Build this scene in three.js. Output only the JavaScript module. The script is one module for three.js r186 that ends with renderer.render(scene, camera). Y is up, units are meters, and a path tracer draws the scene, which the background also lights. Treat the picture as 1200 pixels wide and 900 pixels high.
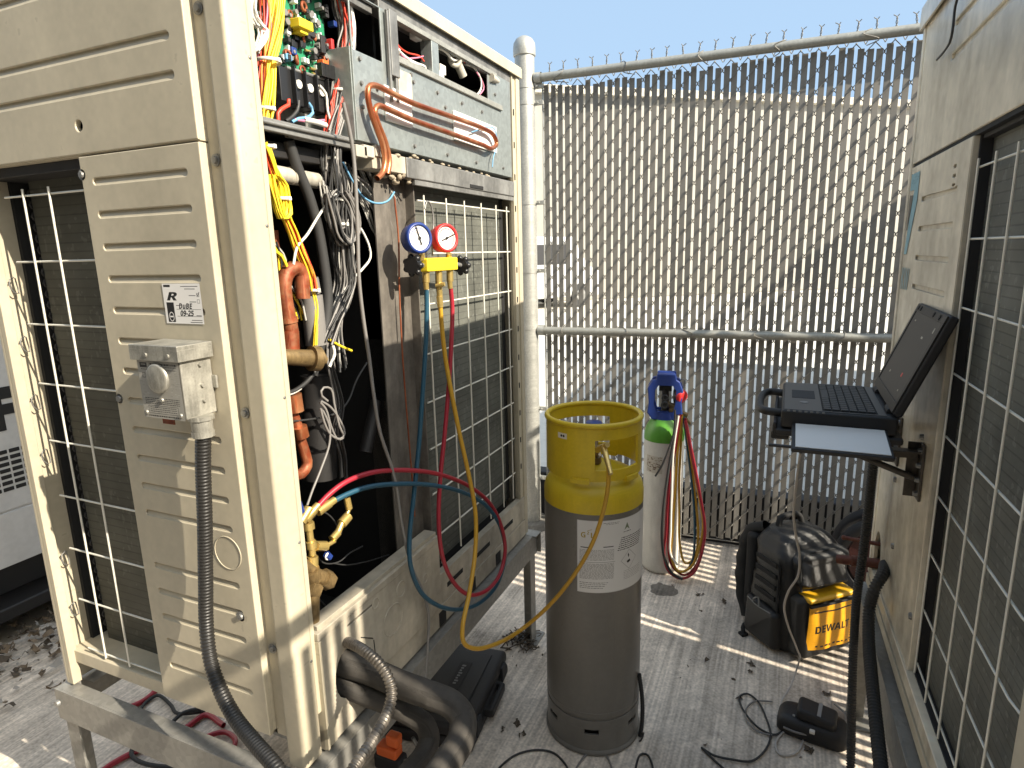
import * as THREE from 'three';
import { RoundedBoxGeometry } from 'three/addons/geometries/RoundedBoxGeometry.js';
import { mergeGeometries } from 'three/addons/utils/BufferGeometryUtils.js';

// ---------------------------------------------------------------- camera, sky, sun, exposure
const R = Math.PI / 180;
const scene = new THREE.Scene();
const camera = new THREE.PerspectiveCamera(63.5, 4 / 3, 0.05, 400);
camera.rotation.order = 'YXZ';
camera.position.set(0, 1.6, 0);
camera.rotation.set(-11.936 * R, 24.004 * R, -1.381 * R);
camera.updateMatrixWorld(true);
scene.add(camera);

const SUN_AZ = 9.2 * R, SUN_EL = 33.6 * R;
const sunDir = new THREE.Vector3(Math.cos(SUN_EL) * Math.cos(SUN_AZ), Math.sin(SUN_EL), Math.cos(SUN_EL) * Math.sin(SUN_AZ));
// clear sky: pale blue low down, deeper overhead, plus a broad warm haze added towards the sun to lift the shade
{
  const w = 512, h = 256, d = new Float32Array(w * h * 4);
  for (let y = 0; y < h; y++) for (let x = 0; x < w; x++) {
    const el = ((y + 0.5) / h - 0.5) * Math.PI, az = ((x + 0.5) / w - 0.5) * 2 * Math.PI;
    const dir = new THREE.Vector3(Math.cos(el) * Math.cos(az), Math.sin(el), Math.cos(el) * Math.sin(az));
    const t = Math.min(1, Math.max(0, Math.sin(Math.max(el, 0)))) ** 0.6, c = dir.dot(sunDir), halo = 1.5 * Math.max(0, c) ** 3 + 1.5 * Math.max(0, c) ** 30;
    const lo = [0.46, 0.66, 0.88], hi = [0.35, 0.50, 0.72];
    for (let i = 0; i < 3; i++) d[(y * w + x) * 4 + i] = lo[i] + (hi[i] - lo[i]) * t + halo * [1, 0.9, 0.72][i];
    d[(y * w + x) * 4 + 3] = 1;
  }
  const t = new THREE.DataTexture(d, w, h, THREE.RGBAFormat, THREE.FloatType);
  t.mapping = THREE.EquirectangularReflectionMapping; t.magFilter = t.minFilter = THREE.LinearFilter; t.needsUpdate = true;
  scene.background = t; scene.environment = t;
}
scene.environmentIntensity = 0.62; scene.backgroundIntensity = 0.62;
const sun = new THREE.DirectionalLight(new THREE.Color(1.0, 0.9, 0.74), 5.0);
sun.name = 'sun';
sun.position.copy(sunDir).multiplyScalar(20).add(new THREE.Vector3(0, 0, -1.5));
sun.target.position.set(0, 0, -1.5);
sun.castShadow = true; sun.shadow.radius = 0.7;
Object.assign(sun.shadow.camera, { left: -9, right: 9, top: 9, bottom: -9, near: 1, far: 50 });
sun.shadow.mapSize.set(4096, 4096);
scene.add(sun, sun.target);
const renderer = new THREE.WebGLRenderer({ antialias: true });
renderer.toneMapping = THREE.LinearToneMapping;
renderer.toneMappingExposure = 1.94;
renderer.shadowMap.enabled = true;
renderer.setSize(1024, 768);

// ---------------------------------------------------------------- helpers
let seed = 12345;
const rnd = () => { seed = (seed * 1664525 + 1013904223) >>> 0; return seed / 4294967296; };
const rr = (a, b) => a + (b - a) * rnd();
const V = (x, y, z) => new THREE.Vector3(x, y, z);
const F = 727.18;                                    // focal length of the survey photograph
// survey: the point of a real plane (x, y or z = value) that was sighted at a pixel of the 1200 x 900 photograph
const sight = (px, py) => V((px - 600) / F, -(py - 450) / F, -1).applyQuaternion(camera.quaternion);
function at(px, py, axis, val) {
  const d = sight(px, py), o = camera.position;
  return o.clone().addScaledVector(d, (val - o[axis]) / d[axis]);
}
function nonIndexed(g) {
  if (g.index) g = g.toNonIndexed();
  for (const k of Object.keys(g.attributes)) if (!['position', 'normal', 'uv', 'color'].includes(k)) g.deleteAttribute(k);
  if (!g.attributes.normal) g.computeVertexNormals();
  if (!g.attributes.uv) g.setAttribute('uv', new THREE.BufferAttribute(new Float32Array(g.attributes.position.count * 2), 2));
  g.morphAttributes = {};
  return g;
}
function merged(list) {
  list = [list].flat(3).map(nonIndexed);
  return list.length > 1 ? mergeGeometries(list, false) : list[0];
}
function metricUV(g, s) {                             // box-projected uv in metres / s
  const p = g.attributes.position, n = g.attributes.normal, u = g.attributes.uv;
  for (let i = 0; i < p.count; i++) {
    const ax = Math.abs(n.getX(i)), ay = Math.abs(n.getY(i)), az = Math.abs(n.getZ(i));
    if (ay >= ax && ay >= az) u.setXY(i, p.getX(i) / s, p.getZ(i) / s);
    else if (ax >= az) u.setXY(i, p.getZ(i) / s, p.getY(i) / s);
    else u.setXY(i, p.getX(i) / s, p.getY(i) / s);
  }
}
const used = {};
function numbered(name) { const n = used[name] = (used[name] ?? -1) + 1; return n ? name + '_' + String(n).padStart(3, '0') : name; }
const frame = new Map();
function thing(name, label, category, base = [0, 0, 0], { local = false, turn = 0, group } = {}) {
  const g = new THREE.Group(); g.name = numbered(name); g.position.set(...base); g.rotation.y = turn;
  g.userData = { label, category }; if (group) g.userData.group = group;
  scene.add(g); frame.set(g, local ? V(0, 0, 0) : V(...base));
  return g;
}
function part(parent, name, geos, material, label) {
  let g = merged(geos); g = g.clone();
  if (material.userData.s) metricUV(g, material.userData.s);
  const off = parent ? frame.get(parent) : V(0, 0, 0);
  g.translate(-off.x, -off.y, -off.z);
  const m = new THREE.Mesh(g, material); m.name = parent ? name : numbered(name);
  m.castShadow = m.receiveShadow = true;
  if (label) m.userData.label = label;
  (parent ?? scene).add(m); frame.set(m, off);
  return m;
}
function solo(name, geos, material, label, category, group) {
  const g = merged(geos); g.computeBoundingBox();
  const c = g.boundingBox.getCenter(V(0, 0, 0)); c.y = g.boundingBox.min.y;
  if (material.userData.s) metricUV(g, material.userData.s);
  g.translate(-c.x, -c.y, -c.z);
  const m = new THREE.Mesh(g, material); m.name = numbered(name); m.position.copy(c); m.castShadow = m.receiveShadow = true;
  m.userData = { label, category }; if (group) m.userData.group = group;
  scene.add(m); return m;
}
function structure(name, geos, material) { const m = part(null, name, geos, material); m.userData.kind = 'structure'; return m; }
// geometry
function box(x0, x1, y0, y1, z0, z1, r = 0.002) {
  const w = Math.abs(x1 - x0), h = Math.abs(y1 - y0), d = Math.abs(z1 - z0);
  r = Math.min(r, w / 2.2, h / 2.2, d / 2.2);
  const g = r > 0.0004 ? new RoundedBoxGeometry(w, h, d, r > 0.006 ? 3 : 1, r) : new THREE.BoxGeometry(w, h, d);
  return g.translate((x0 + x1) / 2, (y0 + y1) / 2, (z0 + z1) / 2);
}
function cyl(a, b, r0, r1 = r0, n = 12, open = false) {
  const d = b.clone().sub(a), g = new THREE.CylinderGeometry(r1, r0, d.length(), n, 1, open);
  g.applyQuaternion(new THREE.Quaternion().setFromUnitVectors(V(0, 1, 0), d.clone().normalize()));
  const m = a.clone().add(b).multiplyScalar(0.5); return g.translate(m.x, m.y, m.z);
}
const curve = (pts, closed = false, tens = 0.5) => new THREE.CatmullRomCurve3(pts, closed, 'centripetal', tens);
function tube(pts, r, rad = 8, step = 0.012, closed = false) {
  const c = curve(pts, closed), n = Math.max(4, Math.round(c.getLength() / step));
  return new THREE.TubeGeometry(c, Math.min(n, 400), r, rad, closed);
}
function sweep(pts, radius, rad = 12, step = 0.003) {   // radius(s): profile along the length in metres
  const c = curve(pts), L = c.getLength(), n = Math.min(1200, Math.round(L / step));
  const g = new THREE.TubeGeometry(c, n, 1, rad, false), fr = c.computeFrenetFrames(n), p = g.attributes.position;
  for (let i = 0; i <= n; i++) {
    const q = c.getPointAt(i / n), r = radius(i / n * L, L);
    for (let j = 0; j <= rad; j++) {
      const k = i * (rad + 1) + j; const x = p.getX(k) - q.x, y = p.getY(k) - q.y, z = p.getZ(k) - q.z;
      p.setXYZ(k, q.x + x * r, q.y + y * r, q.z + z * r);
    }
  }
  g.computeVertexNormals(); return g;
}
const ribs = (r, depth, pitch) => (s) => r - depth * (0.5 - 0.5 * Math.cos(s / pitch * Math.PI * 2)) ** 1.5;
function lathe(prof, c, n = 48) { return new THREE.LatheGeometry(prof.map(([r, y]) => new THREE.Vector2(r, y)), n).translate(c.x, c.y, c.z); }
function sphere(c, r, sx = 1, sy = 1, sz = 1, n = 14) { return new THREE.SphereGeometry(r, n, Math.round(n * 0.7)).scale(sx, sy, sz).translate(c.x, c.y, c.z); }
function slot(x0, x1, y0, y1) {                       // rounded slot as a Path
  const r = Math.min(x1 - x0, y1 - y0) / 2, p = new THREE.Path();
  p.moveTo(x0 + r, y0); p.lineTo(x1 - r, y0); p.absarc(x1 - r, y0 + r, r, -Math.PI / 2, 0); p.lineTo(x1, y1 - r); p.absarc(x1 - r, y1 - r, r, 0, Math.PI / 2);
  p.lineTo(x0 + r, y1); p.absarc(x0 + r, y1 - r, r, Math.PI / 2, Math.PI); p.lineTo(x0, y0 + r); p.absarc(x0 + r, y0 + r, r, Math.PI, Math.PI * 1.5); return p;
}
const rect = (x0, x1, y0, y1) => { const p = new THREE.Path(); p.moveTo(x0, y0); p.lineTo(x1, y0); p.lineTo(x1, y1); p.lineTo(x0, y1); p.closePath(); return p; };
const hole = (x, y, rx, ry = rx) => { const p = new THREE.Path(); p.absellipse(x, y, rx, ry, 0, Math.PI * 2, false, 0); return p; };
function plate(x0, x1, y0, y1, depth, holes = [], bevel = 0.0015) {   // sheet in the xy plane, front face at z = 0
  const s = new THREE.Shape(); s.moveTo(x0, y0); s.lineTo(x1, y0); s.lineTo(x1, y1); s.lineTo(x0, y1); s.closePath(); s.holes = holes;
  return new THREE.ExtrudeGeometry(s, { depth: depth - 2 * bevel, bevelEnabled: true, bevelThickness: bevel, bevelSize: bevel, bevelOffset: -bevel, bevelSegments: 2, curveSegments: 8 }).translate(0, 0, -depth + bevel);
}
const faceX = (g, x) => g.rotateY(Math.PI / 2).translate(x, 0, 0);   // (u, v) of the sheet become (-z, y): sheet front looks to +x
const onX = (z) => -z;
function loft(rings, n = 40) {                        // rings: {y, w, d, cx, cz, e}: superellipse sections
  const pos = [], idx = [];
  for (const r of rings) for (let j = 0; j < n; j++) {
    const t = j / n * Math.PI * 2, c = Math.cos(t), s = Math.sin(t), e = 2 / (r.e ?? 4);
    pos.push((r.cx ?? 0) + r.w / 2 * Math.sign(c) * Math.abs(c) ** e, r.y, (r.cz ?? 0) + r.d / 2 * Math.sign(s) * Math.abs(s) ** e);
  }
  const m = rings.length;
  for (let i = 0; i < m - 1; i++) for (let j = 0; j < n; j++) { const a = i * n + j, b = i * n + (j + 1) % n; idx.push(a, a + n, b, b, a + n, b + n); }
  for (const [i, up] of [[0, false], [m - 1, true]]) {
    const r = rings[i]; pos.push(r.cx ?? 0, r.y, r.cz ?? 0); const k = pos.length / 3 - 1;
    for (let j = 0; j < n; j++) { const a = i * n + j, b = i * n + (j + 1) % n; up ? idx.push(a, k, b) : idx.push(a, b, k); }
  }
  const g = new THREE.BufferGeometry(); g.setAttribute('position', new THREE.Float32BufferAttribute(pos, 3)); g.setIndex(idx); g.computeVertexNormals();
  return g;
}
// procedural textures
function hash(x, y, s) { let h = (x * 374761393 + y * 668265263 + s * 982451653) | 0; h = Math.imul(h ^ (h >>> 13), 1274126177); return ((h ^ (h >>> 16)) >>> 0) / 4294967296; }
function vnoise(u, v, px, py, s) {                    // tileable value noise, px x py cells
  const x = u * px, y = v * py, xi = Math.floor(x), yi = Math.floor(y); let fx = x - xi, fy = y - yi;
  fx = fx * fx * (3 - 2 * fx); fy = fy * fy * (3 - 2 * fy);
  const m = (a, n) => ((a % n) + n) % n, x0 = m(xi, px), x1 = m(xi + 1, px), y0 = m(yi, py), y1 = m(yi + 1, py);
  const a = hash(x0, y0, s), b = hash(x1, y0, s), c = hash(x0, y1, s), d = hash(x1, y1, s);
  return a + (b - a) * fx + (c - a) * fy + (a - b - c + d) * fx * fy;
}
function fbm(u, v, px, py, s, oct = 4) { let t = 0, a = 0.5, w = 0; for (let o = 0; o < oct; o++) { t += a * vnoise(u, v, px << o, py << o, s + o); w += a; a *= 0.55; } return t / w; }
function tex(w, h, fn, srgb = true) {                 // fn(u, v) -> grey or [r, g, b], 0..1
  const d = new Uint8Array(w * h * 4);
  for (let y = 0; y < h; y++) for (let x = 0; x < w; x++) {
    const c = fn((x + 0.5) / w, (y + 0.5) / h), k = (y * w + x) * 4, a = typeof c === 'number' ? [c, c, c] : c;
    for (let i = 0; i < 3; i++) d[k + i] = Math.max(0, Math.min(255, a[i] * 255)); d[k + 3] = 255;
  }
  const t = new THREE.DataTexture(d, w, h); t.wrapS = t.wrapT = THREE.RepeatWrapping; t.magFilter = THREE.LinearFilter; t.minFilter = THREE.LinearMipmapLinearFilter; t.generateMipmaps = true;
  if (srgb) t.colorSpace = THREE.SRGBColorSpace; t.needsUpdate = true; return t;
}
function print(w, h, draw) {
  const c = document.createElement('canvas'); c.width = w; c.height = h; const g = c.getContext('2d'); draw(g, w, h);
  const t = new THREE.CanvasTexture(c); t.colorSpace = THREE.SRGBColorSpace; t.magFilter = THREE.LinearFilter; t.anisotropy = 8; return t;
}
const C = (r, g, b) => new THREE.Color().setRGB(r, g, b);
function mat(col, rough = 0.6, metal = 0, extra = {}, s = 0) {
  const m = new THREE.MeshStandardMaterial({ color: col, roughness: rough, metalness: metal, side: THREE.DoubleSide, ...extra });
  m.userData.s = s; return m;
}
function wear(m, map, s, bump, scale) { if (map) m.map = map; if (bump) { m.bumpMap = bump; m.bumpScale = scale; } m.userData.s = s; return m; }

const T = {
  dirt: tex(512, 512, (u, v) => { const a = fbm(u, v, 4, 4, 3, 5), b = fbm(u, v, 24, 6, 9, 3), c = fbm(u, v, 90, 90, 5, 2); let k = 0.93 + 0.1 * (a - 0.5) + 0.07 * (b - 0.5) + 0.05 * (c - 0.5); if (c > 0.8 && a > 0.55) k -= 0.08; return [k, k * 0.995, k * 0.98]; }),
  grime: tex(512, 512, (u, v) => { const a = fbm(u, v, 5, 5, 13, 5), b = fbm(u, v, 30, 5, 19, 4), c = fbm(u, v, 60, 60, 15, 3); let k = 0.86 + 0.4 * (a - 0.5) + 0.22 * (b - 0.5) + 0.12 * (c - 0.5); return [k, k * 0.985, k * 0.955]; }),
  spangle: tex(512, 512, (u, v) => { let best = 9, id = 0; const n = 40, x = u * n, y = v * n; for (let i = -1; i < 2; i++) for (let j = -1; j < 2; j++) { const cx = Math.floor(x) + i, cy = Math.floor(y) + j, mx = ((cx % n) + n) % n, my = ((cy % n) + n) % n; const d = (cx + hash(mx, my, 1) - x) ** 2 + (cy + hash(mx, my, 2) - y) ** 2; if (d < best) { best = d; id = hash(mx, my, 3); } } return 0.85 + 0.08 * id + 0.1 * (fbm(u, v, 5, 5, 21, 4) - 0.5); }),
  fins: tex(512, 512, (u, v) => { const row = v * 24, f = row - Math.floor(row), st = u * 128, g = st - Math.floor(st); let k = 0.72 + 0.18 * (g > 0.5 ? 1 : 0); if (f < 0.12) k *= 0.82; k *= 0.8 + 0.4 * fbm(u, v, 6, 6, 31, 4); if (fbm(u, v, 40, 30, 37, 2) > 0.74) k *= 1.2; return [k, k, k * 0.97]; }),
  finBump: tex(512, 512, (u, v) => { const st = u * 128, g = st - Math.floor(st), row = v * 24, f = row - Math.floor(row); return 0.3 + 0.5 * Math.abs(g - 0.5) + (f < 0.12 ? -0.2 : 0) + 0.2 * vnoise(u, v, 30, 24, 4); }, false),
  rust: tex(256, 256, (u, v) => { const a = fbm(u, v, 5, 5, 41, 5), b = fbm(u, v, 18, 18, 45, 3); return [0.75 + 0.5 * (a - 0.5), 0.62 + 0.7 * (a - 0.5) + 0.3 * (b - 0.5), 0.55 + 0.7 * (a - 0.5) + 0.4 * (b - 0.5)]; }),
  fine: tex(256, 256, (u, v) => 0.5 + 0.9 * (fbm(u, v, 40, 40, 51, 3) - 0.5), false),
  orange: tex(256, 256, (u, v) => fbm(u, v, 26, 26, 61, 3), false),
  weave: tex(256, 256, (u, v) => { const a = Math.sin(u * 64 * Math.PI * 2), b = Math.sin(v * 64 * Math.PI * 2); return 0.5 + 0.25 * (a * b > 0 ? a : b); }, false),
};
// concrete pad: the texture covers exactly the sheet (5.2 m x 5.6 m)
const PAD = { x0: -3.0, x1: 2.4, z0: -3.6, z1: 1.6 };
const padStains = [];
for (let i = 0; i < 60; i++) padStains.push([rr(-2.6, 1.6), rr(-3.4, 0.2), rr(0.008, 0.05), rr(0.05, 0.22), rnd()]);
T.pad = tex(2048, 2048, (u, v) => {
  const x = PAD.x0 + u * (PAD.x1 - PAD.x0), z = PAD.z0 + (1 - v) * (PAD.z1 - PAD.z0);
  const wob = 0.004 * (fbm(u, v, 8, 8, 71, 2) - 0.5), line = vnoise(u + wob, v, 520, 9, 72), line2 = vnoise(u + wob * 0.6, v, 1000, 28, 73), big = fbm(u, v, 5, 5, 74, 5), mid = fbm(u, v, 30, 30, 75, 4), sp = vnoise(u, v, 1000, 1000, 76);
  let k = 0.77 + 0.10 * (line - 0.5) + 0.16 * (line2 - 0.5) + 0.26 * (big - 0.5) + 0.2 * (mid - 0.5) + 0.15 * (sp - 0.5);
  const cross = vnoise(u * 0.8 + v * 0.6, v * 0.8 - u * 0.6, 14, 600, 78); if (mid > 0.5) k += 0.05 * (cross - 0.5);
  if (fbm(u, v, 60, 60, 79, 3) > 0.66) k += 0.05;
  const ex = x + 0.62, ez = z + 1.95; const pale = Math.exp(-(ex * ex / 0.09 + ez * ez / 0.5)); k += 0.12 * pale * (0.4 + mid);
  for (const [sx, sz, r, st, q] of padStains) { const d = Math.hypot(x - sx, z - sz) / (r * (0.6 + 0.9 * mid)); if (d < 1) k -= st * (1 - d * d) * 0.7; }
  const wet = Math.hypot((x + 0.445) / 0.075, (z + 2.755) / 0.06) + 1.3 * (fbm(u, v, 70, 70, 80, 3) - 0.5); if (wet < 0.95) k *= 0.58;
  return [k, k * 0.945, k * 0.875];
});
T.padBump = tex(1024, 1024, (u, v) => { const wob = 0.004 * (fbm(u, v, 8, 8, 71, 2) - 0.5); return 0.5 + 0.5 * (vnoise(u + wob, v, 520, 9, 72) - 0.5) + 0.5 * (vnoise(u + wob * 0.6, v, 1000, 28, 73) - 0.5) + 0.3 * (vnoise(u, v, 700, 400, 77) - 0.5); }, false);

const M = {
  cream: wear(mat(C(0.56, 0.505, 0.39), 0.5), T.dirt, 1.1, T.orange, 0.00006),
  creamOld: wear(mat(C(0.87, 0.81, 0.68), 0.25), T.grime, 1.3, T.orange, 0.0002),
  base: wear(mat(C(0.56, 0.52, 0.44), 0.55), T.grime, 1.0),
  galv: wear(mat(C(0.42, 0.46, 0.45), 0.42, 0.55), T.spangle, 0.35),
  galvPipe: wear(mat(C(0.56, 0.56, 0.52), 0.5, 0.5), T.spangle, 0.25),
  box: wear(mat(C(0.5, 0.5, 0.47), 0.45, 0.5), T.grime, 0.16),
  steel: wear(mat(C(0.36, 0.37, 0.38), 0.5, 0.5), T.grime, 0.5),
  stand: wear(mat(C(0.36, 0.35, 0.32), 0.5, 0.45), T.spangle, 0.5),
  coilPlate: wear(mat(C(0.22, 0.205, 0.19), 0.6, 0.3), T.grime, 0.4),
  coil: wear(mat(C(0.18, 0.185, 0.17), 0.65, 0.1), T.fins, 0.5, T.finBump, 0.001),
  coilShaded: wear(mat(C(0.12, 0.12, 0.105), 0.65, 0.1), T.fins, 0.5, T.finBump, 0.001),  // copy of the coil, darkened for the shade behind the end grille
  wire: mat(C(0.72, 0.70, 0.62), 0.4, 0.2),
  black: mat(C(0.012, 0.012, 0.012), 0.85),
  blackGloss: mat(C(0.015, 0.015, 0.016), 0.35),
  plastic: wear(mat(C(0.016, 0.015, 0.015), 0.55), null, 0.2, T.fine, 0.0002),
  rubber: mat(C(0.03, 0.03, 0.03), 0.7),
  foam: wear(mat(C(0.065, 0.06, 0.055), 0.8), T.grime, 0.5, T.fine, 0.0008),
  copper: wear(mat(C(0.85, 0.44, 0.25), 0.32, 0.7), T.rust, 0.35),
  copperOld: wear(mat(C(0.50, 0.22, 0.12), 0.55, 0.4), T.rust, 0.15),
  brass: wear(mat(C(0.80, 0.60, 0.22), 0.3, 0.7), T.dirt, 0.1),
  brassDull: wear(mat(C(0.27, 0.19, 0.09), 0.5, 0.4), T.grime, 0.08),
  slatA: wear(mat(C(0.245, 0.236, 0.222), 0.6), T.dirt, 0.9),
  slatB: wear(mat(C(0.275, 0.262, 0.242), 0.6), T.dirt, 1.1),
  slatC: wear(mat(C(0.22, 0.213, 0.2), 0.6), T.dirt, 0.7),
  link: mat(C(0.22, 0.21, 0.19), 0.5, 0.3),
  tankGrey: wear(mat(C(0.175, 0.167, 0.154), 0.33), T.dirt, 0.9, T.orange, 0.0001),
  tankYellow: wear(mat(C(0.72, 0.53, 0.022), 0.4), T.dirt, 0.5, T.orange, 0.0001),
  white: mat(C(0.75, 0.75, 0.72), 0.5),
  offWhite: wear(mat(C(0.62, 0.60, 0.54), 0.5), T.grime, 0.6),
  cylWhite: wear(mat(C(0.72, 0.70, 0.65), 0.4), T.dirt, 0.3),
  pipeBrown: wear(mat(C(0.2, 0.085, 0.06), 0.6, 0.2), T.rust, 0.1),
  green: wear(mat(C(0.10, 0.33, 0.03), 0.35), T.dirt, 0.3),
  blue: mat(C(0.015, 0.04, 0.2), 0.4),
  hoseBlue: mat(C(0.018, 0.075, 0.12), 0.35), hoseRed: mat(C(0.33, 0.02, 0.035), 0.35), hoseYellow: wear(mat(C(0.60, 0.34, 0.03), 0.42), T.dirt, 0.1),
  yellow: mat(C(0.80, 0.60, 0.03), 0.4), red: mat(C(0.6, 0.03, 0.03), 0.4), orange: mat(C(0.75, 0.14, 0.03), 0.45),
  wYellow: mat(C(0.82, 0.60, 0.03), 0.45), wRed: mat(C(0.62, 0.06, 0.03), 0.45), wOrange: mat(C(0.78, 0.25, 0.04), 0.45), wGrey: mat(C(0.2, 0.19, 0.18), 0.4), wWhite: mat(C(0.7, 0.68, 0.62), 0.5), wLight: mat(C(0.42, 0.41, 0.38), 0.45), wBlack: mat(C(0.03, 0.03, 0.03), 0.5), wBlue: mat(C(0.15, 0.35, 0.55), 0.5), wPink: mat(C(0.6, 0.2, 0.3), 0.5),
  pcb: wear(mat(C(0.03, 0.28, 0.14), 0.4), T.dirt, 0.1),
  glass: new THREE.MeshPhysicalMaterial({ color: C(0.02, 0.02, 0.022), roughness: 0.5, clearcoat: 0.0, side: THREE.DoubleSide }),
  rail: wear(mat(C(0.44, 0.44, 0.40), 0.5, 0.4), T.spangle, 0.3),
  truck: wear(mat(C(0.62, 0.63, 0.65), 0.35), T.dirt, 1.5),
  dark: mat(C(0.02, 0.02, 0.022), 0.7),
};
function flat(w, h, map, rough = 0.5) { return [new THREE.PlaneGeometry(w, h), new THREE.MeshStandardMaterial({ map, roughness: rough, side: THREE.DoubleSide })]; }
// a bundle of single wires that run beside each other: one mesh per colour
function bundle(parent, name, pts, n, spread, r, mats, wob = 0.5) {
  const by = new Map();
  for (let i = 0; i < n; i++) {
    const a = rnd() * 6.28, q = Math.sqrt(rnd()) * spread, ph = rnd() * 6.28;
    const p2 = pts.map((p, k) => p.clone().add(V(Math.cos(a + ph * 0.1 * k) * q, rr(-1, 1) * spread * wob * 0.5, Math.sin(a + ph * 0.1 * k) * q + rr(-1, 1) * spread * wob * 0.4)));
    const m = mats[i % mats.length]; if (!by.has(m)) by.set(m, []); by.get(m).push(tube(p2, r * rr(0.85, 1.15), 5, 0.014));
  }
  for (const [m, gs] of by) part(parent, name, gs, m);
}
const P = (axis, val, list) => list.map(([x, y, v]) => at(x, y, axis, v ?? val));

// ---------------------------------------------------------------- ground
M.ground = wear(mat(C(0.46, 0.42, 0.36), 0.95), T.grime, 3.0, T.fine, 0.004);
structure('ground', new THREE.PlaneGeometry(160, 160, 1, 1).rotateX(-Math.PI / 2).translate(0, -0.02, 0), M.ground);
{
  const g = box(PAD.x0, PAD.x1, -0.15, 0, PAD.z0, PAD.z1, 0.004);
  const p = g.attributes.position, u = g.attributes.uv;
  for (let i = 0; i < p.count; i++) u.setXY(i, (p.getX(i) - PAD.x0) / (PAD.x1 - PAD.x0), 1 - (p.getZ(i) - PAD.z0) / (PAD.z1 - PAD.z0));
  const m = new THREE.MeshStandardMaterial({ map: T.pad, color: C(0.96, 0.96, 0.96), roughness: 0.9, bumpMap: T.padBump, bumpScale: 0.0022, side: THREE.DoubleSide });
  structure('concrete_pad', g, m);
}

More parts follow.
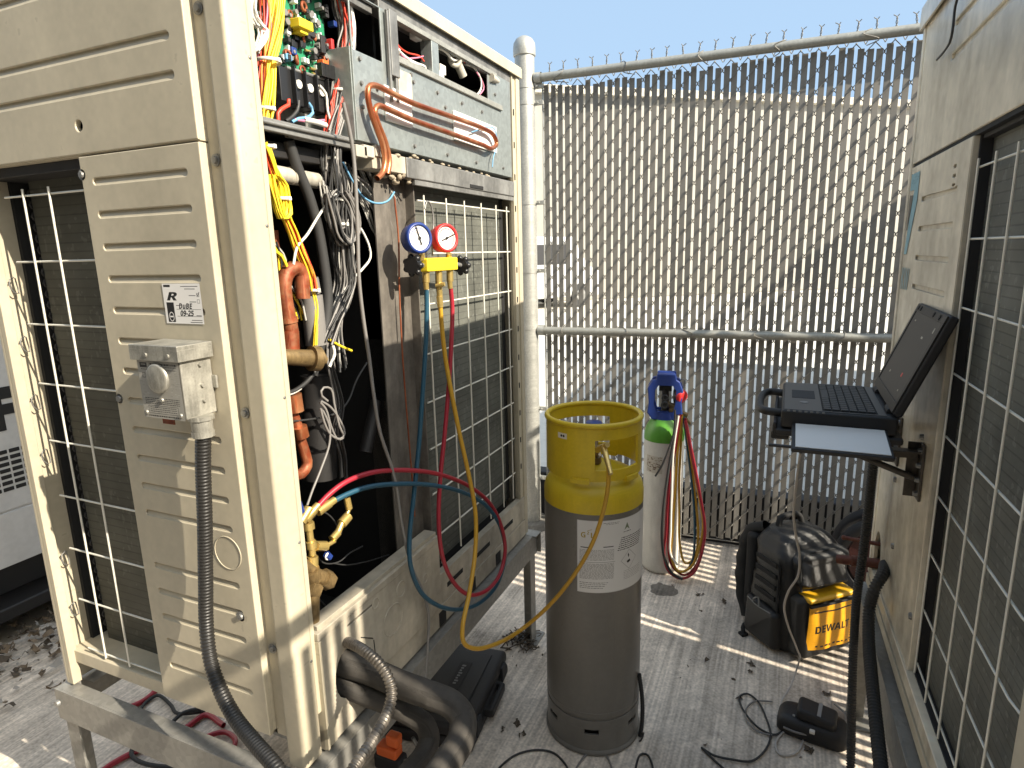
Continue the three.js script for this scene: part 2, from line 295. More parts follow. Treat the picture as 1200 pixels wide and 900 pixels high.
// ---------------------------------------------------------------- slatted chain-link fence at the back
const FT = 2.756 * R, FO = [-1.32, 0, -3.222], PITCH = 0.037, FX0 = 0.088, NS = 76, SLATZ = -0.036;
const fence = thing('chain_link_fence', 'tall galvanised chain link fence with grey privacy slats behind the cylinders', 'fence', FO, { local: true, turn: FT });
{
  const post = [cyl(V(0, 0, 0), V(0, 2.62, 0), 0.051, 0.051, 28)];
  part(fence, 'corner_post', post, M.galvPipe);
  part(fence, 'post_cap', [lathe([[0, 0.062], [0.02, 0.058], [0.042, 0.045], [0.055, 0.025], [0.058, 0], [0.058, -0.035], [0.053, -0.038]], V(0, 2.625, 0), 28)], M.galvPipe);
  for (const y of [2.44, 2.36, 1.86, 1.5, 1.19, 0.72, 0.3]) {
    part(fence, 'tension_band', [cyl(V(0, y - 0.011, 0), V(0, y + 0.011, 0), 0.0535, 0.0535, 28), box(0.048, 0.098, y - 0.011, y + 0.011, -0.018, -0.012), box(0.048, 0.098, y - 0.011, y + 0.011, -0.006, 0), cyl(V(0.066, y, -0.026), V(0.066, y, 0.012), 0.006, 0.006, 6)], M.galvPipe);
  }
  for (const y of [2.478, 1.172]) {
    part(fence, y > 2 ? 'top_rail' : 'middle_rail', [cyl(V(0.06, y, 0), V(2.86, y, 0), 0.0212, 0.0212, 20)], M.rail);
    part(fence, 'rail_end_cup', [lathe([[0, 0], [0.02, 0], [0.027, 0.006], [0.027, 0.04]], V(0, 0, 0), 20).rotateZ(-Math.PI / 2).translate(0.05, y, 0)], M.galvPipe);
    for (let k = 0; k < 8; k++) part(fence, 'tie_wire', [tube([V(0, 0.03, -0.05), V(0.004, 0.026, 0), V(0.012, 0.004, 0.0245), V(0.022, -0.022, 0.012), V(0.026, -0.028, -0.045)].map((p) => p.add(V(0.17 + k * 0.345 + rr(-0.04, 0.04), y, 0))), 0.0022, 5)], M.link);
  }
  part(fence, 'tension_bar', [box(0.082, 0.087, 0.05, 2.44, SLATZ - 0.009, SLATZ + 0.009)], M.galvPipe);
  part(fence, 'line_post', [cyl(V(2.88, 0, -0.002), V(2.88, 2.5, -0.002), 0.03, 0.03, 20)], M.galvPipe);
  part(fence, 'bottom_wire', [cyl(V(0.05, 0.052, SLATZ + 0.014), V(2.86, 0.045, SLATZ + 0.014), 0.0028, 0.0028, 6)], M.link);
  // slats: a shallow folded strip
  const prof = [[-0.0132, -0.001], [-0.0116, 0.0012], [-0.0035, 0.0012], [-0.0018, 0.0040], [0.0018, 0.0040], [0.0035, 0.0012], [0.0116, 0.0012], [0.0132, -0.001], [0.0116, -0.0014], [-0.0116, -0.0014]];
  const sh = new THREE.Shape(prof.map(([x, y]) => new THREE.Vector2(x, y)));
  const slatMats = [M.slatA, M.slatB, M.slatC].map((m) => m);
  const geos = slatMats.map((m, i) => { const g = nonIndexed(new THREE.ExtrudeGeometry(sh, { depth: 2.385, bevelEnabled: false }).rotateX(-Math.PI / 2)); metricUV(g, m.userData.s); return g; });
  for (let i = 0; i < NS; i++) {
    const k = Math.floor(rnd() * 3), m = new THREE.Mesh(geos[k], slatMats[k]);
    m.name = 'slat'; m.position.set(FX0 + (i + 0.5) * PITCH + rr(-0.0012, 0.0012), 0.052 + rr(-0.012, 0.014), SLATZ); m.rotation.y = rr(-0.08, 0.08); m.rotation.z = rr(-0.0007, 0.0007);
    m.castShadow = m.receiveShadow = true; fence.add(m); frame.set(m, V(0, 0, 0));
  }
  // the woven wire: each spiral runs up one column, its front halves crossing the slat to the upper right
  const link = [], H = 0.0455, r = 0.0022;
  for (let i = 0; i < NS; i++) {
    const xl = FX0 + i * PITCH - 0.003, xr = FX0 + (i + 1) * PITCH + 0.003;
    for (let k = 0; k < 53; k++) {
      const left = ((k + i) & 1) === 0, y0 = 0.05 + k * H, y1 = y0 + H, zf = left ? 0.0066 : -0.0050;
      const a = V(left ? xl : xr, y0, SLATZ), b = V(left ? xr : xl, y1, SLATZ);
      const m1 = a.clone().lerp(b, 0.12), m2 = a.clone().lerp(b, 0.88); m1.z += zf; m2.z += zf;
      link.push(cyl(a, m1, r, r, 5, true), cyl(m1, m2, r, r, 5, true), cyl(m2, b, r, r, 5, true));
    }
  }
  part(fence, 'chain_link_mesh', link, M.link);
  for (let i = 1; i < NS; i += 2) {
    const x = FX0 + i * PITCH + rr(-0.003, 0.003), y = 2.462, l = rr(-0.006, 0.006), t = rr(-0.006, 0.006);
    part(fence, 'barb', [
      tube([V(x - 0.037, y - 0.01, SLATZ), V(x - 0.014, y + 0.035, SLATZ), V(x - 0.002, y + 0.05, SLATZ), V(x + 0.003 + l / 2, y + 0.066, SLATZ + 0.002), V(x - 0.002 + l, y + 0.08, SLATZ - 0.002), V(x + 0.011 + l + t, y + 0.094, SLATZ)], 0.002, 5, 0.006),
      tube([V(x + 0.037, y - 0.01, SLATZ), V(x + 0.014, y + 0.035, SLATZ), V(x + 0.002, y + 0.05, SLATZ), V(x - 0.003 + l / 2, y + 0.066, SLATZ - 0.002), V(x + 0.002 + l, y + 0.08, SLATZ + 0.002), V(x - 0.011 + l + t, y + 0.094, SLATZ)], 0.002, 5, 0.006)], M.link);
  }
  part(fence, 'post_footing', [cyl(V(0, -0.02, 0), V(0, 0.035, 0), 0.13, 0.1, 20)], wear(mat(C(0.33, 0.32, 0.3), 0.95), T.grime, 0.4));
}
// the fence along the right side, behind the right-hand unit (it lets the sun through in stripes)
{
  const f = thing('slat_fence', 'side slat fence to the right of the yard behind the right outdoor unit', 'fence', [1.56, 0, -1.2]);
  const sl = []; for (let z = -3.25; z < 1.5; z += 0.05) sl.push(new THREE.BoxGeometry(0.003, 2.38, 0.029).translate(1.56, 1.25, z));
  const m = part(f, 'slat', sl, M.slatA); m.userData.kind = 'stuff';
  for (const y of [2.478, 1.172]) part(f, 'rail', [cyl(V(1.53, y, -3.3), V(1.53, y, 1.5), 0.0212, 0.0212, 14)], M.rail);
  for (const z of [-0.9, 1.5]) part(f, 'post', [cyl(V(1.53, 0, z), V(1.53, 2.5, z), 0.03, 0.03, 14)], M.galvPipe);
}

// ---------------------------------------------------------------- beyond the fence
{
  M.wallWhite = wear(mat(C(0.40, 0.385, 0.35), 0.6), T.dirt, 2.5);
  M.lot = wear(mat(C(0.7, 0.68, 0.63), 0.9), T.dirt, 3.0);
  structure('parking_lot', new THREE.PlaneGeometry(60, 24).rotateX(-Math.PI / 2).translate(-6, -0.016, -15.9), M.lot);
  const b = thing('white_building', 'long white flat roofed building beyond the slatted fence', 'building', [-8, 0, -19], { local: true, turn: 38 * R });
  part(b, 'wall', [box(-16, 16, 0, 6.4, -4, 0, 0)], M.wallWhite);
  part(b, 'roof', [box(-16.2, 16.2, 6.4, 6.65, -4.2, 0.25, 0.02)], M.offWhite);
  function van(x, z, turn, label, light) {
    const v = thing('parked_van', label, 'van', [x, 0, z], { local: true, turn, group: undefined });
    const s = new THREE.Shape(); [[-2.3, 0.35], [2.3, 0.35], [2.35, 0.9], [1.75, 1.15], [1.2, 1.95], [-2.2, 2.0], [-2.35, 1.6]].forEach(([a, c], i) => i ? s.lineTo(a, c) : s.moveTo(a, c));
    part(v, 'body', [new THREE.ExtrudeGeometry(s, { depth: 1.7, bevelEnabled: true, bevelSize: 0.06, bevelThickness: 0.06, bevelSegments: 2 }).translate(0, 0, -0.85)], M.truck);
    for (const sd of [-1, 1]) {
      part(v, 'side_window', [box(-2, -0.7, 1.25, 1.8, sd * 0.91, sd * 0.925, 0.005)], M.glass); part(v, 'side_window', [box(-0.5, 0.95, 1.25, 1.8, sd * 0.91, sd * 0.925, 0.005)], M.glass);
      for (const wx of [-1.5, 1.5]) { const w = part(v, 'wheel', [cyl(V(wx, 0.34, sd * 0.72), V(wx, 0.34, sd * 0.93), 0.34, 0.34, 24)], M.rubber); part(w, 'rim', [cyl(V(wx, 0.34, sd * 0.9), V(wx, 0.34, sd * 0.94), 0.2, 0.17, 16)], M.steel); }
      part(v, 'tail_lamp', [box(-2.45, -2.3, 1.0, 1.5, sd * 0.62, sd * 0.82, 0.02)], light);
    }
  }
  van(-7.2, -17.0, 56 * R, 'white van parked beyond the slatted fence', M.red);
  const k = thing('low_barrier', 'dark low barrier just behind the slatted fence', 'wall', [-0.2, 0, -3.42], { local: true, turn: 2.5 * R });
  part(k, 'wall', [box(-1.2, 1.6, -0.02, 0.3, -0.05, 0.05, 0.01)], M.dark);  // plain dark strip added to fill the low slat gaps
}

// ---------------------------------------------------------------- unseen container added outside the yard on the right to shade the lower back fence
{
  const c = thing('added_container', 'added unseen grey container outside the side fence that shades the back fence', 'container', [2.9, 0, -5.6]), mt = wear(mat(C(0.3, 0.31, 0.31), 0.5), T.grime, 1.5);
  part(c, 'body', [box(1.70, 4.1, 0.12, 2.6, -8.6, -3.06, 0.02)], mt); part(c, 'roof_rail', [box(1.68, 4.12, 2.58, 2.64, -8.62, -3.04, 0.01)], mt);
  for (let z = -8.4; z < -3.2; z += 0.28) part(c, 'rib', [box(1.675, 1.70, 0.2, 2.56, z, z + 0.14, 0.008)], mt);
}
// ---------------------------------------------------------------- unseen wall added behind the viewer to darken the faces turned towards it
{
  const b = thing('building', 'added unseen beige stucco wall opposite the slatted fence that darkens the shaded faces', 'building', [-2, 0, 2.9]);
  const w = wear(mat(C(0.3, 0.27, 0.22), 0.9), T.grime, 2.0);
  part(b, 'wall', [box(-9, 3.2, 0, 4.6, 2.3, 2.6, 0.01)], w); part(b, 'coping', [box(-9.05, 3.25, 4.6, 4.72, 2.25, 2.65, 0.01)], M.base);
  part(b, 'door', [box(-2.6, -1.6, 0.02, 2.1, 2.27, 2.3, 0.006)], M.steel);
}
// ---------------------------------------------------------------- white machine at the far left
{
  const X = -3.0, t = thing('generator_truck', 'white louvred machine enclosure on a black chassis left of the open unit', 'generator', [-4, 0, -2.2]);
  const vx = [];
  const z0 = -3.6, z1 = -0.6;
  part(t, 'body', [box(-5, X, 0.325, 2.4, z0, z1, 0.03)], M.truck);
  part(t, 'lower_panel', [box(X - 0.01, X + 0.006, 0.33, 0.565, z0 + 0.02, z1 - 0.02, 0.004)], M.truck);
  part(t, 'upper_panel', [box(X - 0.01, X + 0.006, 0.572, 2.38, z0 + 0.02, z1 - 0.02, 0.004)], M.truck);
  for (let i = 0; i < 7; i++) for (let j = 0; j < 9; j++) {
    const y = 0.655 + i * 0.027, z = -1.53 + j * 0.047;
    part(t, 'louvre', [box(X - 0.02, X + 0.008, y, y + 0.017, z, z + 0.04, 0.002)], M.black);
  }
  part(t, 'chassis', [box(-4.95, X - 0.12, 0.16, 0.32, z0 + 0.1, z1 - 0.1, 0.01)], M.dark);
  part(t, 'chassis_rail', [box(-4.9, X + 0.02, 0.1, 0.16, z0, z1, 0.01)], M.plastic);
  for (const z of [-3.2, -1.9, -0.9]) part(t, 'foot', [box(-4.6, X - 0.1, -0.02, 0.1, z - 0.2, z + 0.2, 0.01)], M.dark);
  // the black letter F that shows beside the post
  const L = []; const a = at(-30, 470, 'x', X), zl = a.z;
  const top = at(10, 452, 'x', X).y, bot = at(10, 503, 'x', X).y, hF = top - bot, zR = -1.555, wF = 0.16;
  L.push(box(X + 0.004, X + 0.009, bot, top, zR + wF - 0.055, zR + wF, 0), box(X + 0.004, X + 0.0088, top - 0.05, top, zR, zR + wF, 0), box(X + 0.004, X + 0.0086, bot + hF * 0.36, bot + hF * 0.36 + 0.045, zR + 0.02, zR + wF, 0));
  part(t, 'letter_f', L, M.black);
}

// ---------------------------------------------------------------- the open outdoor unit on the left
const XL = -0.90, ZE = -0.854;
const unit = thing('outdoor_unit', 'open cream outdoor unit with exposed wiring and copper pipes on the left', 'heat pump', [-1.305, 0.495, -1.5]);
{
  // end panels facing the camera: pressed grooves are open slots with a trough behind
  const grooved = (x0, x1, y0, y1, slots, extra = []) => {
    const gs = [plate(x0, x1, y0, y1, 0.012, [...slots.map(([a, b, y, h]) => slot(a, b, y - h / 2, y + h / 2)), ...extra], 0.002).translate(0, 0, ZE)];
    for (const [a, b, y, h] of slots) {                // trough: its floor rises from deep at the top to flush at the bottom
      const s = new THREE.Shape(); [[0.0015, -h / 2 - 0.001], [0.0075, h / 2 + 0.003], [0.018, h / 2 + 0.003], [0.018, -h / 2 - 0.001]].forEach(([u, v], i) => i ? s.lineTo(-ZE + u, y + v) : s.moveTo(-ZE + u, y + v));
      gs.push(new THREE.ExtrudeGeometry(s, { depth: b - a + 0.004, bevelEnabled: false }).rotateY(Math.PI / 2).translate(a - 0.002, 0, 0));
    }
    return gs;
  };
  const xa = -1.30, yA = (px, py) => at(px, py, 'z', ZE);
  const g1 = yA(100, 63), g2 = yA(100, 107);
  const up = grooved(-1.71, -0.984, 1.813, 2.2, [[-1.64, yA(197, 40).x, g1.y, 0.014], [-1.64, yA(203, 83).x, g2.y, 0.014], [-1.64, yA(197, 40).x - 0.01, 2.11, 0.014]], [hole(-1.305, 1.866, 0.011)]);
  up.push(box(-0.998, -0.984, 1.813, 2.2, ZE - 0.04, ZE - 0.011, 0.001), box(-1.71, -0.984, 1.811, 1.8145, ZE - 0.03, ZE - 0.004, 0.001));
  part(unit, 'upper_end_panel', up, M.cream);
  const slots = []; for (let i = 0; i < 18; i++) { const y = 1.759 - i * 0.0642; if (y > 0.62) slots.push([-1.288 + i * 0.0004, -1.022, y, 0.013]); }
  const low = grooved(-1.322, -0.984, 0.57, 1.8085, slots.filter(([, , y]) => Math.abs(y - 0.99) > 0.03));
  low.push(box(-0.998, -0.984, 0.57, 1.8085, ZE - 0.04, ZE - 0.011, 0.001), box(-1.322, -1.312, 0.57, 1.8085, ZE - 0.07, ZE - 0.011, 0.001), box(-1.32, -0.984, 0.57, 0.576, ZE - 0.04, ZE - 0.01, 0.001));
  // pressed knock-out ring
  const k = yA(267, 648); low.push(new THREE.TorusGeometry(0.037, 0.0013, 8, 40).translate(k.x, k.y, ZE));
  part(unit, 'lower_end_panel', low, M.cream);
  for (const [px, py] of [[232, 10], [251, 188], [251, 480], [320, 760], [283, 722], [97, 205], [141, 467]]) {
    const q = at(px, py, 'z', px > 225 && py !== 722 ? ZE - 0.02 : ZE - 0.002); if (px > 225 && py !== 722) q.x = -0.968;
    part(unit, 'screw', [cyl(q, q.clone().add(V(0, 0, 0.006)), 0.008, 0.0065, 6), cyl(q, q.clone().add(V(0, 0, 0.002)), 0.011, 0.011, 16)], M.steel);
  }
  // recessed channel and corner column (cream, rounded)
  part(unit, 'corner_channel', [box(-0.985, -0.948, 0.56, 2.2, ZE - 0.045, ZE - 0.021, 0.002), box(-0.955, -0.948, 0.56, 2.2, ZE - 0.036, ZE - 0.018, 0.002)], M.cream);
  part(unit, 'corner_column', [box(-0.95, -0.90, 0.497, 2.2, -0.921, ZE - 0.009, 0.009), box(-0.908, -0.903, 0.6, 2.19, -0.932, -0.92, 0.001)], M.cream);
  for (const y of [0.74, 1.02, 1.33, 1.66, 1.95, 2.1]) part(unit, 'rivet', [sphere(V(-0.9, y, -0.912), 0.0035, 0.5, 1, 1, 8)], M.steel);
  // left rear post: its inner face catches the sun
  part(unit, 'rear_post', [box(-1.712, -1.70, 0.497, 1.811, -0.935, ZE + 0.002, 0.003), box(-1.70, -1.683, 0.497, 1.811, -0.875, ZE + 0.002, 0.002)], M.cream);
  part(unit, 'gap_shade', [box(-1.70, -1.648, 0.56, 1.811, -0.985, -0.972, 0.002), box(-1.6995, -1.688, 0.56, 1.811, -0.985, -0.922, 0)], M.black);  // black strips stand in for the shade inside the gap
  for (const [px, py] of [[16, 335], [28, 404], [41, 472], [55, 535], [78, 654], [87, 714], [98, 770]]) {
    const q = at(px, py, 'x', -1.682); q.z = Math.max(-0.965, Math.min(q.z, -0.89));
    part(unit, 'wire_clip', [tube([q.clone().add(V(0, 0.02, 0)), q.clone().add(V(0.004, 0.012, 0.014)), q.clone().add(V(0.004, -0.012, 0.01)), q.clone().add(V(0, -0.02, -0.004)), q.clone().add(V(0, 0.018, -0.002))], 0.0016, 5)], M.steel);
  }
  // the coil behind the end grille
  part(unit, 'end_coil', [box(-1.65, -1.31, 0.56, 1.812, -0.985, -0.94, 0)], M.coilShaded);
  part(unit, 'coil_end_tube', Array.from({ length: 44 }, (_, i) => { const y = 0.63 + i * 0.0262; return tube([V(-1.655, y, -0.955), V(-1.652, y, -0.94), V(-1.652, y + 0.013, -0.937), V(-1.655, y + 0.013, -0.955)], 0.003, 5, 0.008); }), M.dark);
  part(unit, 'grille_sill', [box(-1.70, -1.312, 0.555, 0.592, -0.97, -0.868, 0.003)], M.cream);
  part(unit, 'grille_header', [box(-1.70, -1.31, 1.79, 1.811, -0.96, -0.875, 0.002)], M.dark);
  const zw = -0.875;
  for (let i = 0; i < 9; i++) part(unit, 'grille_wire', [cyl(V(-1.63, 1.748 - i * 0.1425, zw), V(-1.316, 1.748 - i * 0.1425, zw), 0.0023, 0.0023, 8)], M.wire);
  for (const x of [-1.555, -1.463, -1.334]) part(unit, 'grille_wire', [cyl(V(x, 1.762, zw + 0.004), V(x, 0.60, zw + 0.004), 0.0025, 0.0025, 8)], M.wire);
  // shell: top, back, far side, near-black inner walls standing in for shade
  part(unit, 'top_cover', [box(-1.72, -0.893, 2.203, 2.226, -2.152, ZE + 0.006, 0.004), box(-0.897, -0.892, 2.19, 2.222, -2.152, ZE + 0.004, 0.001)], M.cream);
  part(unit, 'back_panel', [box(-1.712, -1.70, 0.5, 2.2, -2.14, -0.99, 0.002)], M.cream);
  part(unit, 'far_panel', [box(-1.70, -0.93, 0.5, 2.2, -2.142, -2.13, 0.002)], M.cream);
  part(unit, 'inner_shade', [box(-1.69, -1.68, 0.56, 2.2, -2.12, -1.0, 0), box(-1.31, -1.30, 0.56, 2.2, -1.34, -0.9, 0), box(-1.30, -0.99, 0.57, 2.2, -0.91, -0.90, 0), box(-1.68, -0.92, 0.556, 0.563, -2.12, -0.91, 0), box(-1.68, -0.96, 0.56, 2.2, -1.385, -1.375, 0)], M.black);  // near-black walls added so the bay reads as deep shade
  // long side: rails, coil, grille, right column
  part(unit, 'top_rail', [box(-0.955, -0.907, 2.163, 2.203, -2.13, -1.33, 0.002), box(-0.94, -0.925, 2.15, 2.2, -1.33, -0.92, 0.002)], M.steel);
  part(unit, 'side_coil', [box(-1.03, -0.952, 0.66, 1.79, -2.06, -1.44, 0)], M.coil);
  part(unit, 'coil_end_plate', [box(-1.05, -0.948, 0.62, 1.80, -1.46, -1.375, 0.002), box(-0.95, -0.921, 0.66, 1.80, -1.4635, -1.459, 0.001), box(-0.945, -0.94, 0.62, 1.79, -1.375, -1.31, 0.001)], M.coilPlate);
  part(unit, 'coil_side_gap', [box(-0.985, -0.95, 0.66, 1.79, -2.085, -2.06, 0)], M.black);
  part(unit, 'middle_rail', [box(-0.93, -0.898, 1.792, 1.842, -2.08, -1.40, 0.003), box(-0.912, -0.902, 1.778, 1.793, -2.08, -1.44, 0.001)], M.steel);
  part(unit, 'rail_slot', [box(-0.9, -0.896, 1.795, 1.806, -1.83, -1.74, 0.003)], M.black);
  const xw = -0.918;
  for (let i = 0; i < 8; i++) { const y = 1.742 - i * 0.1385; part(unit, 'grille_wire', [cyl(V(xw, y, -1.47), V(xw, y, -2.07), 0.0026, 0.0026, 8)], M.wire); }
  for (const z of [-1.497, -1.618, -1.728, -1.842, -1.953, -2.04]) part(unit, 'grille_wire', [cyl(V(xw + 0.004, 1.757, z), V(xw + 0.004, 0.68, z), 0.0027, 0.0027, 8)], M.wire);
  part(unit, 'far_column', [box(-0.945, -0.90, 0.497, 2.203, -2.148, -2.118, 0.004), box(-0.925, -0.906, 0.5, 2.2, -2.119, -2.085, 0.002), box(-0.915, -0.902, 0.5, 2.2, -2.088, -2.082, 0.001)], M.cream);
  for (let i = 0; i < 13; i++) part(unit, 'slot_hole', [box(-0.9055, -0.9045, 0.78 + i * 0.107, 0.80 + i * 0.107, -2.105, -2.097, 0)], M.black);
  // bottom: base panel with pipe opening, knock-outs, ledge, base rail
  const hp = at(406, 786, 'x', -0.895);
  part(unit, 'base_panel', [faceX(plate(onX(-0.935), onX(-1.452), 0.563, 0.775, 0.006, [hole(onX(-1.018), 0.640, 0.043, 0.062), slot(onX(-1.03), onX(-1.13), 0.752, 0.757)], 0.001), -0.895), box(-0.945, -0.893, 0.776, 0.795, -1.452, -0.93, 0.002), box(-0.94, -0.902, 0.795, 0.806, -1.45, -0.94, 0.001)], M.base);
  for (const [px, py, r] of [[470, 690, 0.021], [461, 726, 0.042], [440, 707, 0.013], [500, 660, 0.014], [498, 678, 0.013]]) { const q = at(px, py, 'x', -0.895); part(unit, 'knock_out', [new THREE.TorusGeometry(r, 0.0016, 6, 32).rotateY(Math.PI / 2).translate(q.x, q.y, q.z)], M.base); }
  for (const [a, b] of [[[423, 747], [437, 748]], [[438, 750], [440, 768]]]) part(unit, 'panel_slit', [cyl(at(...a, 'x', -0.8945), at(...b, 'x', -0.8945), 0.0013, 0.0013, 6)], M.black);
  part(unit, 'base_rail', [box(-0.93, -0.9, 0.497, 0.5625, -2.12, -0.93, 0.002), box(-0.925, -0.902, 0.563, 0.66, -2.12, -1.453, 0.002)], M.base);
  for (const z of [-1.55, -1.75, -1.95]) { part(unit, 'rail_slot', [box(-0.902, -0.9005, 0.6, 0.615, z - 0.05, z + 0.05, 0.004)], M.black); part(unit, 'rail_slot', [box(-0.9, -0.898, 0.5, 0.545, z + 0.07, z + 0.11, 0.001)], M.black); }
  part(unit, 'corner_foot', [box(-0.9, -0.896, 0.5, 0.79, -0.965, -0.934, 0.001), box(-0.94, -0.892, 0.5, 0.775, -0.937, -0.93, 0.001)], M.cream);
  part(unit, 'floor_pan', [box(-1.70, -0.93, 0.546, 0.556, -2.13, -0.88, 0.002)], M.steel);

  // ---- control box
  const xc = -0.905, cx = (px, py) => at(px, py, 'x', xc);
  const cb = part(unit, 'control_box', [
    // sheet with two window openings, u = -z
    faceX(plate(1.215, 2.075, 1.856, 2.163, 0.004, [rect(1.39, 1.555, 2.078, 2.155), rect(1.585, 1.90, 2.065, 2.150), rect(1.22, 1.33, 2.045, 2.16)], 0.001), xc),
    box(-1.0, xc - 0.004, 1.856, 1.86, -2.07, -1.22, 0), box(-1.1, -0.909, 1.856, 2.05, -1.222, -1.212, 0.001)], M.galv);
  part(cb, 'window_post', [box(-0.91, -0.893, 2.02, 2.165, -1.385, -1.352, 0.002), box(-0.90, -0.893, 1.96, 2.16, -1.349, -1.342, 0.001), box(-0.91, -0.896, 1.965, 2.16, -1.38, -1.37, 0.001)], M.steel);
  part(cb, 'window_post', [box(-0.935, -0.9, 2.06, 2.16, -1.59, -1.553, 0.002)], M.galv);
  part(cb, 'window_sill', [box(-0.93, -0.897, 2.058, 2.074, -1.995, -1.385, 0.002)], M.rail);
  part(cb, 'window_head', [box(-0.92, -0.899, 2.152, 2.164, -1.96, -1.385, 0.001)], M.rail);
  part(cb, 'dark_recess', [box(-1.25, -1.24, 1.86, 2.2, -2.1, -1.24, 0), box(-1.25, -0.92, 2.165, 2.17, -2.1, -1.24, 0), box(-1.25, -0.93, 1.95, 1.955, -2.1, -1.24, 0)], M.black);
  for (const [z, y] of [[1.24, 2.03], [1.24, 1.98], [1.24, 1.93], [1.30, 1.98], [1.45, 2.045], [1.58, 2.03], [1.72, 2.03], [1.85, 2.03], [1.45, 1.875], [1.62, 1.875], [1.8, 1.875], [1.62, 2.0], [1.95, 2.1], [1.46, 2.03], [1.75, 1.93], [2.0, 1.88]]) part(cb, 'screw', [cyl(V(xc, y, -z), V(xc + 0.005, y, -z), 0.0055, 0.0045, 6)], M.steel);
  // plates that carry the copper loop
  part(cb, 'mounting_plate', [box(xc, xc + 0.006, 1.915, 1.995, -1.44, -1.325, 0.002)], M.white);
  part(cb, 'mounting_plate', [box(xc, xc + 0.006, 1.92, 2.0, -1.945, -1.66, 0.002)], M.white);
  part(cb, 'insulation_patch', [box(xc, xc + 0.003, 1.985, 2.045, -1.45, -1.39, 0.001)], M.offWhite);
  part(unit, 'copper_loop', [tube(P('x', -0.882, [[442, 209], [448, 203], [451, 190], [449, 172], [442, 152], [435, 132], [431, 112], [432, 102], [439, 100], [455, 107], [482, 120], [530, 137], [565, 150], [578, 158], [582, 168], [576, 174], [566, 170], [530, 157], [482, 140], [455, 128], [443, 124], [439, 130], [443, 145], [451, 165], [456, 188], [454, 204]]), 0.0068, 10, 0.01)], M.copper);
  part(unit, 'ground_wire', [tube(P('x', -0.888, [[552, 155], [562, 152], [572, 149], [580, 152], [582, 170], [578, 185], [577, 196]]), 0.002, 6)], M.wBlue);
  // window contents: connectors, clips, wires
  for (const [x, y, m] of [[487, 41, M.white], [494, 40, M.white], [462, 62, M.wWhite], [500, 78, M.white], [514, 90, M.white], [516, 82, M.wWhite]]) { const q = at(x, y, 'x', -0.93); part(unit, 'connector', [box(q.x - 0.01, q.x + 0.01, q.y - 0.013, q.y + 0.013, q.z - 0.016, q.z + 0.016, 0.003)], m); }
  for (const [l, m, r] of [[[[462, 45], [468, 55], [478, 62], [492, 66], [497, 72]], M.wRed, 0.0022], [[[461, 52], [470, 62], [480, 70], [492, 76]], M.wWhite, 0.003], [[[463, 48], [472, 66], [486, 68], [496, 66]], M.wPink, 0.0022], [[[508, 56], [516, 57], [524, 62], [530, 70], [538, 70], [552, 75], [558, 82]], M.wWhite, 0.004], [[[508, 54], [518, 54], [526, 60], [532, 66]], M.wWhite, 0.003], [[[545, 75], [556, 80], [563, 92], [564, 102], [560, 110], [557, 112]], M.wWhite, 0.003], [[[558, 84], [565, 95], [567, 103], [562, 111]], M.wPink, 0.0025], [[[523, 55], [535, 63], [545, 74]], M.wRed, 0.002], [[[470, 72], [485, 74], [499, 80], [498, 88]], M.wWhite, 0.0035]]) part(unit, 'wire', [tube(P('x', -0.915, l), r, 6)], m);
  const fr = at(533, 70, 'x', -0.92); part(unit, 'ferrite_ring', [new THREE.TorusGeometry(0.016, 0.007, 10, 20).rotateY(1).translate(fr.x, fr.y, fr.z)], M.offWhite);
  { const a = at(537, 76, 'x', -0.92), b = at(543, 90, 'x', -0.915); part(unit, 'cable_ferrite', [cyl(a, b, 0.012, 0.012, 14)], M.offWhite); }
  { const q = at(583, 95, 'x', -0.9); part(unit, 'wire_nut', [cyl(q, q.clone().add(V(0, 0, 0.05)), 0.008, 0.013, 10)], M.offWhite); }

  // ---- circuit board and terminals behind the front opening
  const xb = -0.975, bd = (px, py, x = xb) => at(px, py, 'x', x);
  const board = part(unit, 'circuit_board', [box(xb - 0.006, xb, 1.985, 2.2, -1.215, -0.955, 0.001)], M.pcb);
  part(unit, 'board_tray', [box(-1.05, -1.04, 1.855, 2.2, -1.3, -0.93, 0.001), box(-1.3, -0.925, 1.85, 1.858, -1.30, -0.905, 0.001), box(-0.932, -0.921, 1.838, 1.862, -1.222, -0.915, 0.002)], M.steel);
  part(unit, 'tray_lip', [cyl(at(300, 140, 'x', -0.918), at(424, 168, 'x', -0.918), 0.004, 0.004, 8), cyl(at(336, 158, 'x', -0.95), at(388, 169, 'x', -0.95), 0.006, 0.006, 8)], M.steel);
  const spots = { capacitor: [], chip: [], relay: [], connector: [], coil_choke: [], resistor: [] };
